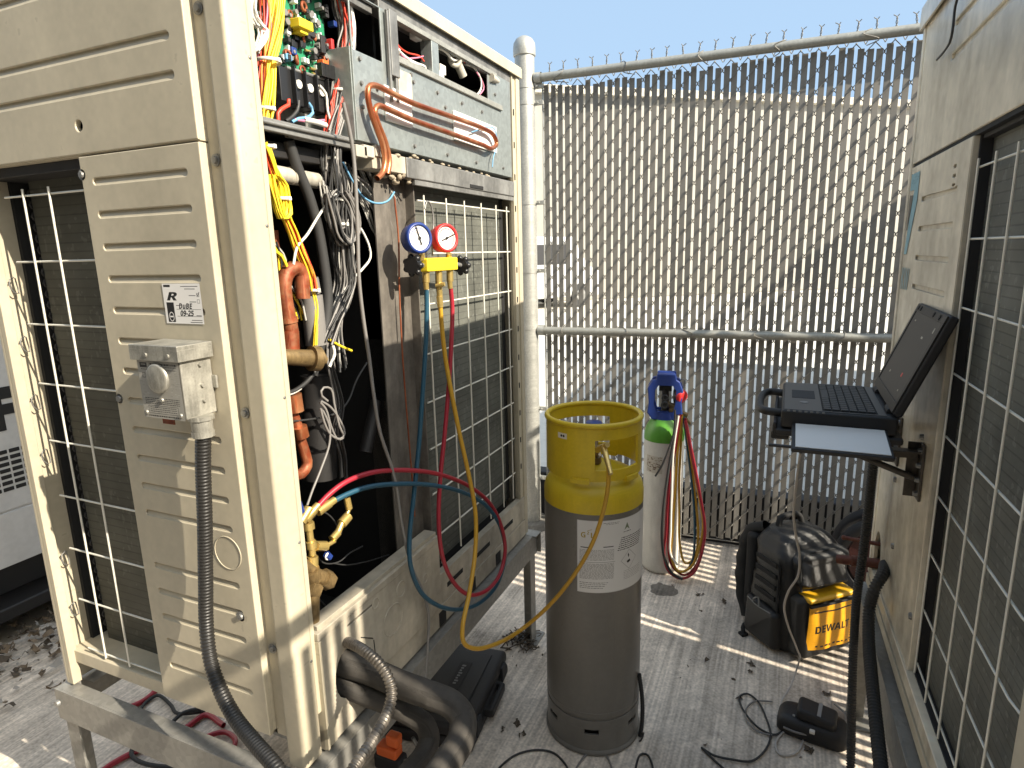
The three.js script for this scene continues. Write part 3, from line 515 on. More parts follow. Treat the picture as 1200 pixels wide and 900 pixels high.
  for (let i = 0; i < 260; i++) {
    const y = rr(1.985, 2.198), z = rr(-1.21, -0.96), k = rnd();
    if (k < 0.22) { const r = rr(0.003, 0.0065), h = rr(0.008, 0.02); spots.capacitor.push(cyl(V(xb, y, z), V(xb + h, y, z), r, r, 12)); }
    else if (k < 0.5) { const s = rr(0.002, 0.007); spots.chip.push(box(xb, xb + rr(0.004, 0.014), y - s, y + s, z - s * rr(0.6, 1.4), z + s, 0.001)); }
    else if (k < 0.6) { const s = rr(0.004, 0.008); spots.relay.push(box(xb, xb + rr(0.012, 0.022), y - s, y + s, z - s, z + s * 0.6, 0.001)); }
    else if (k < 0.85) { const s = rr(0.002, 0.006); spots.connector.push(box(xb, xb + rr(0.008, 0.016), y - 0.005, y + 0.005, z - s, z + s, 0.001)); }
    else if (k < 0.93) { const r = rr(0.005, 0.008); spots.coil_choke.push(new THREE.TorusGeometry(r, r * 0.45, 8, 14).rotateY(Math.PI / 2 + rr(-0.6, 0.6)).translate(xb + 0.012, y, z)); }
    else spots.resistor.push(cyl(V(xb + 0.006, y, z - 0.008), V(xb + 0.006, y, z + 0.008), 0.003, 0.003, 8));
  }
  const cm = { capacitor: M.wGrey, chip: M.blackGloss, relay: M.dark, connector: M.white, coil_choke: M.copperOld, resistor: M.brass };
  for (const k in spots) part(board, k, spots[k], cm[k]).userData.kind = 'stuff';
  { const q = bd(352, 28, xb + 0.02); part(board, 'transformer', [box(xb, xb + 0.035, q.y - 0.012, q.y + 0.006, q.z - 0.022, q.z + 0.02, 0.002), box(xb, xb + 0.028, q.y - 0.02, q.y + 0.01, q.z - 0.013, q.z + 0.01, 0.002)], M.yellow); }
  for (const [x, y, m, w, h] of [[344, 60, M.blue, 0.012, 0.012], [338, 67, M.wBlue, 0.014, 0.01], [381, 74, M.orange, 0.016, 0.01], [391, 66, M.green, 0.008, 0.016], [389, 52, M.red, 0.008, 0.018], [402, 28, M.red, 0.012, 0.008], [302, 82, M.wBlue, 0.01, 0.01], [378, 52, M.dark, 0.012, 0.03], [365, 40, M.dark, 0.016, 0.01], [392, 28, M.blue, 0.01, 0.01]]) { const q = bd(x, y, xb + 0.015); part(board, 'component', [box(xb, xb + 0.018, q.y - h * 0.62, q.y + h * 0.62, q.z - w * 0.62, q.z + w * 0.62, 0.002)], m); }
  // terminal block with three screws
  for (let i = 0; i < 4; i++) { const q = bd(330 + i * 13.5, 99 + i * 4.5, -0.975), b = part(unit, 'terminal_block', [box(q.x - 0.03, q.x + 0.012, q.y - 0.035, q.y + 0.032, q.z - 0.0165, q.z + 0.0165, 0.002), box(q.x - 0.02, q.x + 0.022, q.y - 0.036, q.y + 0.036, q.z - 0.0195, q.z - 0.0165, 0)], M.blackGloss); if (i) part(b, 'terminal_screw', [cyl(V(q.x + 0.01, q.y + 0.006, q.z), V(q.x + 0.018, q.y + 0.006, q.z), 0.0085, 0.0085, 14)], M.wWhite); }
  for (const [l, m, r] of [[[[338, 116], [339, 122], [333, 126], [326, 132], [326, 141]], M.wRed, 0.0045], [[[361, 120], [367, 130], [362, 137], [350, 139], [342, 143]], M.wBlue, 0.0035], [[[350, 118], [349, 128], [341, 138], [335, 142]], M.wBlack, 0.004], [[[356, 140], [370, 143], [382, 147]], M.wWhite, 0.006], [[[374, 100], [382, 110], [384, 130], [390, 150]], M.wWhite, 0.003], [[[345, 140], [360, 142], [380, 141]], M.wPink, 0.003]]) part(unit, 'wire', [tube(P('x', -0.955, l), r, 6)], m);
  part(unit, 'terminal_shelf', [box(-1.03, -0.98, 1.93, 1.935, -1.15, -0.95, 0.001), cyl(at(335, 79, 'x', -0.965), at(380, 93, 'x', -0.965), 0.004, 0.004, 6)], M.steel);
  { const q = bd(392, 86, -0.97); part(unit, 'terminal_strip', Array.from({ length: 8 }, (_, i) => { const w = bd(376 + i * 3.6, 82 + i * 1.1, -0.96); return box(w.x - 0.012, w.x + 0.008, w.y - 0.014, w.y + 0.014, w.z - 0.0075, w.z + 0.0055, 0.001); }), M.blackGloss); }
  // wiring looms
  bundle(unit, 'wire_loom', P('x', -0.945, [[327, -12], [324, 20], [319, 50], [314, 72], [312, 100], [311, 125], [309, 145]]), 22, 0.016, 0.0024, [M.wYellow, M.wYellow, M.wYellow], 0.5);
  bundle(unit, 'wire_loom', P('x', -0.955, [[309, -10], [311, 30], [308, 60], [306, 80], [305, 110], [308, 130], [307, 150]]), 12, 0.013, 0.0022, [M.wRed, M.wOrange, M.wPink], 0.8);
  bundle(unit, 'wire_loom', P('x', -0.935, [[296, -8], [294, 12], [300, 28], [308, 34], [306, 46], [298, 60]]), 7, 0.01, 0.0024, [M.wWhite], 0.6);
  bundle(unit, 'wire_loom', P('x', -0.955, [[392, -10], [398, 12], [405, 35], [402, 60], [398, 90], [395, 112], [392, 135], [388, 160]]), 26, 0.018, 0.0022, [M.wGrey, M.wWhite, M.wBlack, M.wRed, M.wGrey], 1.0);
  bundle(unit, 'wire_loom', P('x', -0.95, [[400, -10], [408, 20], [410, 50], [407, 85], [404, 110], [398, 140], [392, 165], [388, 200]]), 20, 0.014, 0.0026, [M.wGrey, M.wGrey, M.wBlack, M.wWhite], 0.7);
  const tie = (px, py, x, r, m = M.wWhite, sx = 1) => { const q = at(px, py, 'x', x); part(unit, 'cable_tie', [new THREE.TorusGeometry(r, 0.0022, 6, 24).rotateX(Math.PI / 2).scale(sx, 1.6, 1).translate(q.x, q.y, q.z), box(q.x + r - 0.003, q.x + r + 0.004, q.y - 0.004, q.y + 0.004, q.z - 0.005, q.z + 0.003, 0.001)], m); };
  tie(315, 72, -0.945, 0.022); tie(400, 107, -0.95, 0.02); tie(312, 128, -0.945, 0.016); tie(314, 172, -0.945, 0.014); tie(388, 186, -0.95, 0.016); tie(392, 234, -0.95, 0.02); tie(397, 263, -0.95, 0.021); tie(331, 233, -0.945, 0.016); tie(368, 340, -0.945, 0.01);
  bundle(unit, 'wire_loom', P('x', -0.945, [[307, 168], [314, 188], [323, 206], [330, 225], [334, 250], [342, 270], [352, 295], [362, 320], [367, 340]]), 16, 0.012, 0.0022, [M.wYellow, M.wRed, M.wYellow, M.wOrange], 0.6);
  bundle(unit, 'wire_loom', P('x', -0.935, [[322, 205], [332, 215], [337, 235], [338, 252], [330, 256], [325, 240], [320, 218], [318, 205]]), 8, 0.008, 0.0024, [M.wYellow], 0.6);
  bundle(unit, 'wire_loom', P('x', -0.945, [[367, 340], [371, 360], [370, 385], [369, 405]]), 5, 0.006, 0.0022, [M.wYellow], 0.4);
  bundle(unit, 'wire_loom', P('x', -0.95, [[388, 165], [388, 190], [392, 215], [395, 245], [398, 275], [402, 305], [406, 330], [400, 355], [390, 380], [384, 400]]), 44, 0.023, 0.0024, [M.wGrey, M.wBlack, M.wLight, M.wBlack], 0.6);
  bundle(unit, 'wire_loom', P('x', -0.93, [[384, 230], [390, 255], [398, 278], [408, 285], [414, 270], [410, 245], [402, 225]]), 16, 0.016, 0.0027, [M.wGrey, M.wBlack], 0.8);
  bundle(unit, 'wire_loom', P('x', -0.96, [[412, 205], [428, 220], [440, 238], [450, 252], [460, 268], [465, 280], [456, 283], [446, 272], [448, 255]]), 14, 0.014, 0.0026, [M.wLight, M.wGrey, M.wLight], 0.8);
  bundle(unit, 'wire_loom', P('x', -0.96, [[425, 195], [440, 210], [455, 222], [466, 238]]), 10, 0.013, 0.0026, [M.wLight, M.wBlack], 0.8);
  for (const [l, m, r] of [[[[402, 190], [412, 210], [425, 230], [440, 238], [455, 235], [462, 225]], M.wBlue, 0.0025], [[[390, 195], [396, 225], [408, 250], [424, 270], [433, 290], [434, 302], [425, 315], [410, 330], [400, 345]], M.wWhite, 0.003], [[[395, 232], [383, 240], [374, 252], [360, 275], [348, 290], [344, 310]], M.wWhite, 0.003], [[[390, 405], [392, 415], [386, 430]], M.wWhite, 0.004], [[[315, 290], [330, 300], [336, 312]], M.wYellow, 0.0035], [[[386, 398], [398, 405], [412, 411]], M.wYellow, 0.003], [[[332, 462], [345, 458], [360, 447], [371, 432], [378, 415]], M.wBlack, 0.005], [[[332, 463], [344, 460], [352, 455]], M.wWhite, 0.004]]) part(unit, 'wire', [tube(P('x', -0.94, l), r, 6)], m);
  bundle(unit, 'wire_loom', P('x', -0.95, [[384, 400], [386, 425], [392, 445], [398, 475], [396, 505], [402, 535], [403, 560]]), 9, 0.01, 0.0027, [M.wBlack, M.wGrey, M.wBlack], 0.7);
  part(unit, 'wire_coil', [tube(P('x', -0.93, [[384, 470], [376, 462], [378, 455], [388, 456], [392, 475], [398, 500], [403, 512], [396, 515], [388, 500], [382, 480], [374, 470], [386, 476], [398, 492], [404, 508], [400, 514], [388, 510], [380, 495], [376, 478], [386, 500], [386, 520], [376, 550], [366, 575], [360, 592]]), 0.0028, 6)], M.wGrey);
  part(unit, 'wire', [tube(P('x', -0.95, [[430, 425], [418, 445], [408, 470], [396, 483], [372, 490], [350, 493], [336, 494]]), 0.0025, 6)], M.wBlack);
  bundle(unit, 'wire_loom', P('x', -0.965, [[408, 195], [414, 225], [404, 255], [412, 290], [408, 320], [404, 350], [396, 385], [400, 430]]), 14, 0.02, 0.0022, [M.wGrey, M.wBlack, M.wLight], 1.0);
  bundle(unit, 'wire_loom', P('x', -0.94, [[378, 215], [384, 240], [388, 262], [396, 268], [404, 256], [402, 238], [394, 226], [384, 236]]), 10, 0.014, 0.0022, [M.wLight, M.wBlack, M.wGrey], 1.0);
  bundle(unit, 'wire_loom', P('x', -0.96, [[424, 196], [436, 224], [444, 246], [454, 270], [448, 280], [440, 266], [432, 244], [424, 230]]), 8, 0.014, 0.0022, [M.wLight, M.wGrey], 1.0);
  bundle(unit, 'wire_loom', P('x', -0.97, [[322, 285], [330, 300], [334, 330], [348, 350], [356, 372]]), 7, 0.014, 0.0024, [M.wYellow, M.wBlack, M.wLight], 1.0);
  // pipes and tubes in the front opening
  part(unit, 'black_hose', [tube(P('x', -0.955, [[338, 165], [348, 195], [362, 230], [372, 265], [380, 310], [384, 345], [382, 380], [374, 410], [366, 440]]), 0.0115, 12)], M.rubber);
  part(unit, 'insulated_pipe', [cyl(at(303, 200, 'x', -0.97), at(371, 212, 'x', -0.97), 0.017, 0.017, 16), cyl(at(340, 206, 'x', -0.97), at(343, 206.5, 'x', -0.97), 0.0185, 0.0185, 16)], M.offWhite);
  part(unit, 'bracket', [box(-1.08, -0.96, 1.80, 1.83, -1.2, -0.93, 0.002)], M.plastic);
  part(unit, 'copper_pipe', [tube(P('x', -0.95, [[341, 420], [342, 395], [338, 372], [334, 350], [333, 330], [338, 318], [347, 314], [353, 320], [354, 332], [355, 350]]), 0.0155, 14), cyl(at(338, 372, 'x', -0.95), at(339, 378, 'x', -0.95), 0.018, 0.018, 16), cyl(at(340, 388, 'x', -0.95), at(341, 412, 'x', -0.95), 0.018, 0.018, 16)], M.copperOld);
  part(unit, 'copper_pipe', [tube(P('x', -0.985, [[322, 270], [324, 290], [328, 320], [326, 350], [330, 400]]), 0.007, 10), tube(P('x', -0.96, [[322, 430], [334, 470], [345, 490], [352, 515], [357, 530], [360, 545], [352, 556], [340, 555]]), 0.012, 12)], M.copperOld);
  for (const g of [cyl(at(344, 462, 'x', -0.95), at(347, 482, 'x', -0.95), 0.017, 0.017, 12), cyl(at(351, 500, 'x', -0.95), at(354, 512, 'x', -0.95), 0.016, 0.016, 12), cyl(at(334, 470, 'x', -0.95), at(338, 488, 'x', -0.95), 0.008, 0.008, 12)]) part(unit, 'copper_fitting', [g], M.copper);
  part(unit, 'accumulator', [cyl(at(361, 330, 'x', -1.0), at(364, 345, 'x', -1.0), 0.028, 0.03, 20), cyl(at(364, 347, 'x', -1.0), at(372, 405, 'x', -1.0), 0.034, 0.034, 20), cyl(at(345, 345, 'x', -1.03), at(352, 405, 'x', -1.03), 0.02, 0.02, 16), cyl(at(372, 440, 'x', -1.02), at(375, 560, 'x', -1.02), 0.04, 0.04, 20)], M.plastic);
  part(unit, 'insulated_sleeve', [cyl(at(361, 326, 'x', -0.965), at(364, 344, 'x', -0.965), 0.022, 0.023, 20), cyl(at(365, 346, 'x', -0.965), at(371, 404, 'x', -0.965), 0.024, 0.024, 20)], M.wGrey);
  part(unit, 'brass_valve', [cyl(at(327, 418, 'x', -0.94), at(369, 420, 'x', -0.93), 0.016, 0.019, 18), cyl(at(364, 420, 'x', -0.93), at(373, 420.5, 'x', -0.925), 0.027, 0.027, 20), cyl(at(373, 420, 'x', -0.925), at(378, 421, 'x', -0.922), 0.017, 0.015, 16), cyl(at(377, 421, 'x', -0.922), at(381, 421.5, 'x', -0.92), 0.011, 0.011, 6)], M.brassDull);
  part(unit, 'compressor_sleeve', [cyl(at(442, 470, 'x', -1.0), at(428, 530, 'x', -1.0), 0.017, 0.017, 12)], M.plastic);
  // flare service valves low in the opening
  const bz = (x, y, v = -0.925) => at(x, y, 'x', v);
  const hex = (a, b, r) => cyl(bz(...a), bz(...b), r, r, 6);
  part(unit, 'service_valve', [hex([352, 612], [362, 596], 0.0125), hex([362, 620], [361, 612], 0.013), cyl(bz(362, 620), bz(366, 650), 0.008, 0.008, 12), hex([364, 634], [365, 642], 0.012), hex([366, 652], [366, 664], 0.013), hex([370, 640], [382, 640], 0.0115), cyl(bz(380, 641), bz(392, 634), 0.005, 0.005, 10), hex([389, 632], [396, 624], 0.0095), cyl(bz(395, 626), bz(401, 612), 0.008, 0.008, 10), cyl(bz(400, 614), bz(408, 605), 0.012, 0.012, 16), cyl(bz(405, 606), bz(410, 595), 0.005, 0.005, 8), cyl(bz(409, 596), bz(406, 582), 0.0085, 0.0085, 12)], M.brass);
  part(unit, 'shut_off_valve', [cyl(bz(363, 668), bz(368, 680), 0.021, 0.018, 16), cyl(bz(366, 672), bz(386, 681), 0.016, 0.016, 14), hex([378, 677], [386, 681], 0.022), hex([360, 688], [370, 692], 0.02), cyl(bz(367, 690), bz(367, 735), 0.014, 0.014, 14), hex([352, 660], [366, 668], 0.014)], M.brassDull);
  for (const g of [hex([383, 650], [386, 653], 0.009), cyl(bz(348, 590), bz(352, 600), 0.01, 0.01, 10)]) part(unit, 'schrader_cap', [g], M.blue);
  part(unit, 'white_terminal', [new THREE.TorusGeometry(0.006, 0.003, 8, 16).rotateY(Math.PI / 2).translate(...bz(384, 652).toArray())], M.white);
  for (const l of [[[370, 650], [380, 660], [398, 658], [410, 648], [425, 640]], [[364, 610], [376, 600], [388, 606], [400, 625]], [[390, 660], [405, 662], [430, 658], [456, 650]], [[372, 700], [386, 712], [402, 706]]]) part(unit, 'wire', [tube(P('x', -0.96, l), 0.002, 5)], M.wBlack);
  part(unit, 'loose_wire', [tube(P('x', -0.925, [[462, 230], [467, 280], [468, 340], [472, 420], [478, 500], [483, 560], [486, 605]]), 0.0025, 6)], M.copperOld);
  part(unit, 'communication_cable', [tube(P('x', -0.875, [[402, 120], [409, 150], [414, 180], [417, 220], [419, 270], [421, 330], [426, 375], [432, 415], [437, 455], [445, 505], [459, 548], [465, 575], [470, 610], [476, 640], [484, 668], [494, 690], [502, 720], [501, 760], [498, 800]]), 0.0042, 8)], M.wGrey);
  // lint and ice crust on the ledge over the coil
  const crust = []; for (let i = 0; i < 60; i++) { const q = V(rr(-0.94, -0.905), rr(1.80, 1.865) - 0.02, rr(-1.43, -1.32)); crust.push(sphere(q, rr(0.004, 0.011), 1, rr(0.5, 1.2), 1, 7)); } for (let i = 0; i < 25; i++) crust.push(sphere(V(rr(-0.92, -0.9), rr(1.836, 1.85), rr(-1.9, -1.43)), rr(0.003, 0.008), 1, 0.7, 1.5, 6));
  part(unit, 'lint_crust', crust, wear(mat(C(0.48, 0.42, 0.33), 0.95), T.grime, 0.1));
  for (const [a, b] of [[445, 1.83], [423, 1.838], [432, 1.84]]) { const q = at(a, 178, 'x', -0.9); part(unit, 'hinge_tab', [box(-0.91, -0.897, q.y - 0.012, q.y + 0.014, q.z - 0.02, q.z + 0.02, 0.002)], M.offWhite); }
  part(unit, 'inner_ledge', [box(-0.95, -0.902, 1.80, 1.842, -1.40, -1.26, 0.002)], M.base);
  // sticker on the end panel
  const [g, m] = flat(0.104, 0.078, print(512, 384, (c, w, h) => {
    c.fillStyle = '#e9e6e2'; c.fillRect(0, 0, w, h); c.fillStyle = '#1b1a1a';
    c.fillRect(18, 12, 90, 22); c.fillRect(30, 180, 100, 190);
    c.font = 'italic 900 150px sans-serif'; c.save(); c.translate(28, 160); c.scale(1.55, 0.72); c.fillText('R', 0, 0); c.restore();
    c.strokeStyle = '#e9e6e2'; c.lineWidth = 8; c.beginPath(); c.ellipse(82, 318, 30, 42, 0, 0, 7); c.stroke(); c.fillStyle = '#e9e6e2'; c.fillRect(60, 310, 44, 14);
    c.fillStyle = '#5a5856'; for (const [x, y, l] of [[250, 24, 230], [300, 48, 140], [350, 110, 90], [350, 170, 90], [160, 205, 70], [420, 300, 70], [350, 345, 140], [330, 365, 160]]) c.fillRect(x, y, l, 7);
    c.strokeStyle = '#5a5856'; c.lineWidth = 4; c.strokeRect(455, 92, 30, 32); c.strokeRect(455, 152, 30, 32); c.beginPath(); c.moveTo(160, 245); c.lineTo(490, 245); c.moveTo(160, 312); c.lineTo(490, 312); c.stroke();
    c.strokeStyle = '#111'; c.lineWidth = 7; c.beginPath(); c.moveTo(460, 100); c.lineTo(470, 118); c.lineTo(492, 80); c.stroke();
    c.fillStyle = '#121212'; c.font = 'italic 900 72px sans-serif'; c.fillText('DuBE', 190, 240); c.fillText('09-25', 200, 308);
  }));
  g.translate((-1.129 - 1.025) / 2, 1.518, ZE + 0.001); part(unit, 'sticker', [g], m, 'white sticker with handwritten date');
  // small squares: fan slot edges seen low on the far rail
  part(unit, 'drain_pan_edge', [box(-0.99, -0.955, 0.62, 0.66, -2.06, -1.44, 0.001)], M.black);
}

// ---------------------------------------------------------------- stand of galvanised angle under the open unit
{
  const st = thing('equipment_stand', 'galvanised angle iron stand under the open cream unit', 'stand', [-1.3, 0, -1.5]);
  const angleX = (x0, x1, y, z, d) => [box(x0, x1, y - 0.075, y, z, z + 0.005, 0.001), box(x0, x1, y - 0.005, y, z + 0.005, z + d, 0.001)];
  part(st, 'front_rail', [box(-1.73, -0.86, 0.40, 0.49, -0.834, -0.828, 0.001), box(-1.73, -0.86, 0.484, 0.49, -0.868, -0.834, 0.001)], M.stand);
  part(st, 'rear_rail', [box(-1.775, -0.86, 0.40, 0.49, -2.185, -2.179, 0.001), box(-1.775, -0.86, 0.484, 0.4895, -2.179, -2.13, 0.001)], M.stand);
  part(st, 'side_rail', [box(-0.881, -0.875, 0.40, 0.4885, -2.176, -0.836, 0.001), box(-0.94, -0.881, 0.483, 0.4885, -2.176, -0.887, 0.001)], M.stand);
  part(st, 'side_rail', [box(-1.73, -1.724, 0.40, 0.4885, -2.176, -0.836, 0.001), box(-1.724, -1.66, 0.483, 0.4885, -2.176, -0.887, 0.001)], M.stand);
  for (const [x, z, sx, sz] of [[-0.883, -0.838, -1, -1], [-0.883, -2.172, -1, 1], [-1.722, -0.838, 1, -1], [-1.722, -2.172, 1, 1]])
    part(st, 'leg', [box(x, x + sx * 0.05, 0.008, 0.483, z, z + sz * 0.006, 0.001), box(x, x + sx * 0.006, 0.008, 0.483, z + sz * 0.006, z + sz * 0.05, 0.001), box(x - 0.03 * -sx - 0.05, x + 0.03 * sx + 0.05, 0, 0.008, z - 0.05, z + 0.05, 0.001)], M.stand);
  for (const x of [-1.72, -1.0]) part(st, 'bolt', [cyl(V(x, 0.45, -0.829), V(x, 0.45, -0.82), 0.01, 0.009, 6)], M.steel);
}

// ---------------------------------------------------------------- the closed outdoor unit on the right
const RO = V(0.297, 0, -2.14), RT = 2 * R;
const toR = (p) => p.clone().sub(RO).applyAxisAngle(V(0, 1, 0), -RT);
const fromR = (p) => p.clone().applyAxisAngle(V(0, 1, 0), RT).add(RO);
function atR(px, py, v = 0) {                         // sighted point on the plane x = v of that unit's own frame
  const o = toR(camera.position), d = sight(px, py).applyAxisAngle(V(0, 1, 0), -RT);
  return o.addScaledVector(d, (v - o.x) / d.x);
}
const UL = 1.235;
const unitR = thing('outdoor_unit', 'closed cream outdoor unit with wire grille at the right edge behind the laptop', 'heat pump', RO.toArray(), { local: true, turn: RT });
{
  const U = unitR, faceL = (g) => g.rotateY(-Math.PI / 2);   // sheet (u, v) -> z = u, front looks to -x
  const slots = [0.06, 0.12].map((d) => slot(0.2, UL - 0.1, 2.16 - d, 2.174 - d));
  part(U, 'upper_panel', [faceL(plate(0.012, UL - 0.012, 1.815, 2.2, 0.012, [slot(0.32, UL - 0.1, 2.075, 2.089), slot(0.32, UL - 0.1, 2.005, 2.019)], 0.003)), box(0.006, 0.014, 1.99, 2.11, 0.3, UL - 0.06, 0.001), box(0.006, 0.016, 1.813, 1.817, 0.02, UL - 0.02, 0)], M.creamOld);
  part(U, 'seam_strip', [box(0.004, 0.03, 1.806, 1.816, 0.0, UL, 0)], M.black);
  const sl = []; for (let i = 0; i < 15; i++) sl.push(slot(0.17, 0.5, 1.705 - i * 0.0745, 1.717 - i * 0.0745));
  part(U, 'lower_panel', [faceL(plate(0.012, 0.572, 0.60, 1.806, 0.012, [...sl.slice(0, 4), slot(0.45, 0.475, 1.757, 1.764), slot(0.452, 0.477, 1.737, 1.744), slot(0.454, 0.479, 1.717, 1.724), hole(0.088, 0.662, 0.052, 0.078)], 0.002)), ...sl.slice(0, 4).map((_, i) => box(0.006, 0.012, 1.70 - i * 0.0745, 1.722 - i * 0.0745, 0.165, 0.505, 0.001)), box(0.002, 0.05, 0.60, 1.806, 0.566, 0.573, 0.001)], M.creamOld);
  part(U, 'vent_slot', [box(0.014, 0.02, 1.70, 1.78, 0.44, 0.5, 0)], M.black);
  part(U, 'pipe_opening', [box(0.03, 0.04, 0.57, 0.75, 0.02, 0.16, 0)], M.black);
  part(U, 'corner_post', [box(-0.004, 0.04, 0.56, 2.2, -0.012, 0.012, 0.006)], M.creamOld);
  part(U, 'near_post', [box(-0.004, 0.03, 0.56, 1.806, 1.165, UL, 0.004), box(-0.004, 0.03, 1.806, 2.2, UL - 0.012, UL, 0.004)], M.cream);
  part(U, 'top_cover', [box(-0.012, 0.78, 2.2, 2.226, -0.02, UL + 0.01, 0.005), box(-0.012, -0.006, 2.165, 2.21, -0.02, UL + 0.01, 0.002)], M.creamOld);
  part(U, 'coil', [box(0.034, 0.08, 0.6, 1.806, 0.572, 1.17, 0)], M.coil);
  part(U, 'shell', [box(0.76, 0.77, 0.56, 2.2, 0, UL, 0.002), box(0.01, 0.76, 0.56, 2.2, -0.01, 0.0, 0.001), box(0.03, 0.76, 0.56, 2.2, UL - 0.012, UL - 0.002, 0.001), box(0.01, 0.76, 0.555, 0.575, 0, UL, 0.002), box(0.1, 0.12, 0.575, 1.8, 0.01, UL, 0)], M.cream);
  part(U, 'grille_rim', [box(0.012, 0.034, 0.6, 1.806, 0.573, 0.58, 0.001), box(0.012, 0.034, 0.6, 0.607, 0.58, 1.165, 0.001), box(0.016, 0.034, 1.798, 1.806, 0.58, 1.165, 0.001)], M.dark);
  part(U, 'sill', [box(-0.006, 0.05, 0.565, 0.603, 0.02, UL - 0.003, 0.003)], M.creamOld);
  part(U, 'base_rail', [box(0.0, 0.05, 0.515, 0.562, 0, UL, 0.002), box(-0.008, 0.0, 0.53, 0.56, 0.0, UL, 0.001)], M.cream);
  const xw = 0.014;
  for (let i = 0; i < 9; i++) {
    const y = 1.744 - i * 0.1385;
    part(U, 'grille_wire', [tube([V(xw, y, 0.588), V(xw, y, 0.7), V(xw, y, 0.95), V(xw, y, 1.075), V(xw, y, 1.09), V(xw + 0.012, y, 1.135), V(xw + 0.03, y, 1.165)], 0.0023, 8, 0.03)], M.wire);
  }
  for (const z of [0.595, 0.7, 0.81, 0.925, 1.04, 1.155]) part(U, 'grille_wire', [cyl(V(xw - 0.005, 1.76, z), V(xw - 0.005, 0.615, z), 0.0024, 0.0024, 8)], M.wire);
  // faded blue print on the panel: a seven with KW below
  const gp = new THREE.PlaneGeometry(0.115, 0.34).rotateY(-Math.PI / 2).translate(-0.0012, 1.63, 0.072);
  const mp = print(256, 768, (c, w, h) => {
    c.clearRect(0, 0, w, h);
    const wear = (x, y, ww, hh, n, col) => { c.fillStyle = col; for (let i = 0; i < n; i++) c.fillRect(x + rnd() * ww, y + rnd() * hh, 3 + rnd() * 9, 2 + rnd() * 3); };
    c.fillStyle = '#6f9aa5'; c.beginPath(); c.moveTo(20, 30); c.lineTo(246, 30); c.lineTo(246, 110); c.lineTo(246, 200); c.lineTo(100, 520); c.lineTo(20, 520); c.lineTo(140, 130); c.lineTo(20, 130); c.fill();
    c.fillStyle = '#4e4a44'; c.beginPath(); c.moveTo(30, 160); c.lineTo(120, 160); c.lineTo(40, 370); c.lineTo(24, 370); c.fill();
    c.fillStyle = '#3e5a64'; c.font = 'bold 50px sans-serif'; wear(50, 48, 160, 44, 60, '#46707e');
    c.fillStyle = '#7c9497'; c.font = 'bold 190px sans-serif'; c.save(); c.translate(10, 740); c.scale(0.78, 1); c.fillText('KW', 0, 0); c.restore();
  });
  part(U, 'logo', [gp], new THREE.MeshStandardMaterial({ map: mp, transparent: true, alphaTest: 0.4, roughness: 0.5, side: THREE.DoubleSide }), 'faded blue printed mark');
  // a wire that hangs over the edge of the cover, and scratches
  part(U, 'dangling_wire', [tube([[1123, -6, -0.02], [1119, 10], [1117, 30], [1114, 47], [1108, 58], [1098, 70]].map(([x, y]) => atR(x, y, -0.012)), 0.0028, 6)], M.wBlack);
  const holes = [[1058, 175], [1056, 690], [1050, 600]];
  for (const [px, py] of [[1047, 640], [1050, 562], [1068, 722]]) { const q = atR(px, py); part(U, 'screw', [cyl(q, q.clone().add(V(-0.006, 0, 0)), 0.009, 0.007, 6)], M.steel); }
}
{
  const s = thing('equipment_stand', 'grey steel stand under the right outdoor unit beside the black conduits', 'stand', RO.toArray(), { local: true, turn: RT });
  part(s, 'side_rail', [box(-0.03, -0.024, 0.41, 0.51, -0.03, UL + 0.05, 0.001), box(-0.024, 0.04, 0.503, 0.509, -0.03, UL + 0.05, 0.001)], M.stand);
  part(s, 'side_rail', [box(0.80, 0.806, 0.41, 0.51, -0.03, UL + 0.05, 0.001)], M.stand);
  part(s, 'cross_rail', [box(-0.022, 0.8, 0.41, 0.5085, -0.036, -0.03, 0.001)], M.stand); part(s, 'cross_rail', [box(-0.022, 0.8, 0.41, 0.5085, UL + 0.05, UL + 0.056, 0.001)], M.stand);
  for (const [x, z, sx, sz] of [[-0.023, -0.029, 1, 1], [-0.023, UL + 0.049, 1, -1], [0.799, -0.029, -1, 1], [0.799, UL + 0.049, -1, -1]])
    part(s, 'leg', [box(x, x + sx * 0.055, 0.008, 0.503, z, z + sz * 0.006, 0.001), box(x, x + sx * 0.006, 0.008, 0.503, z + sz * 0.006, z + sz * 0.055, 0.001), box(x - 0.04, x + 0.08, 0, 0.008, z - 0.05, z + 0.07, 0.001)], M.stand);
}
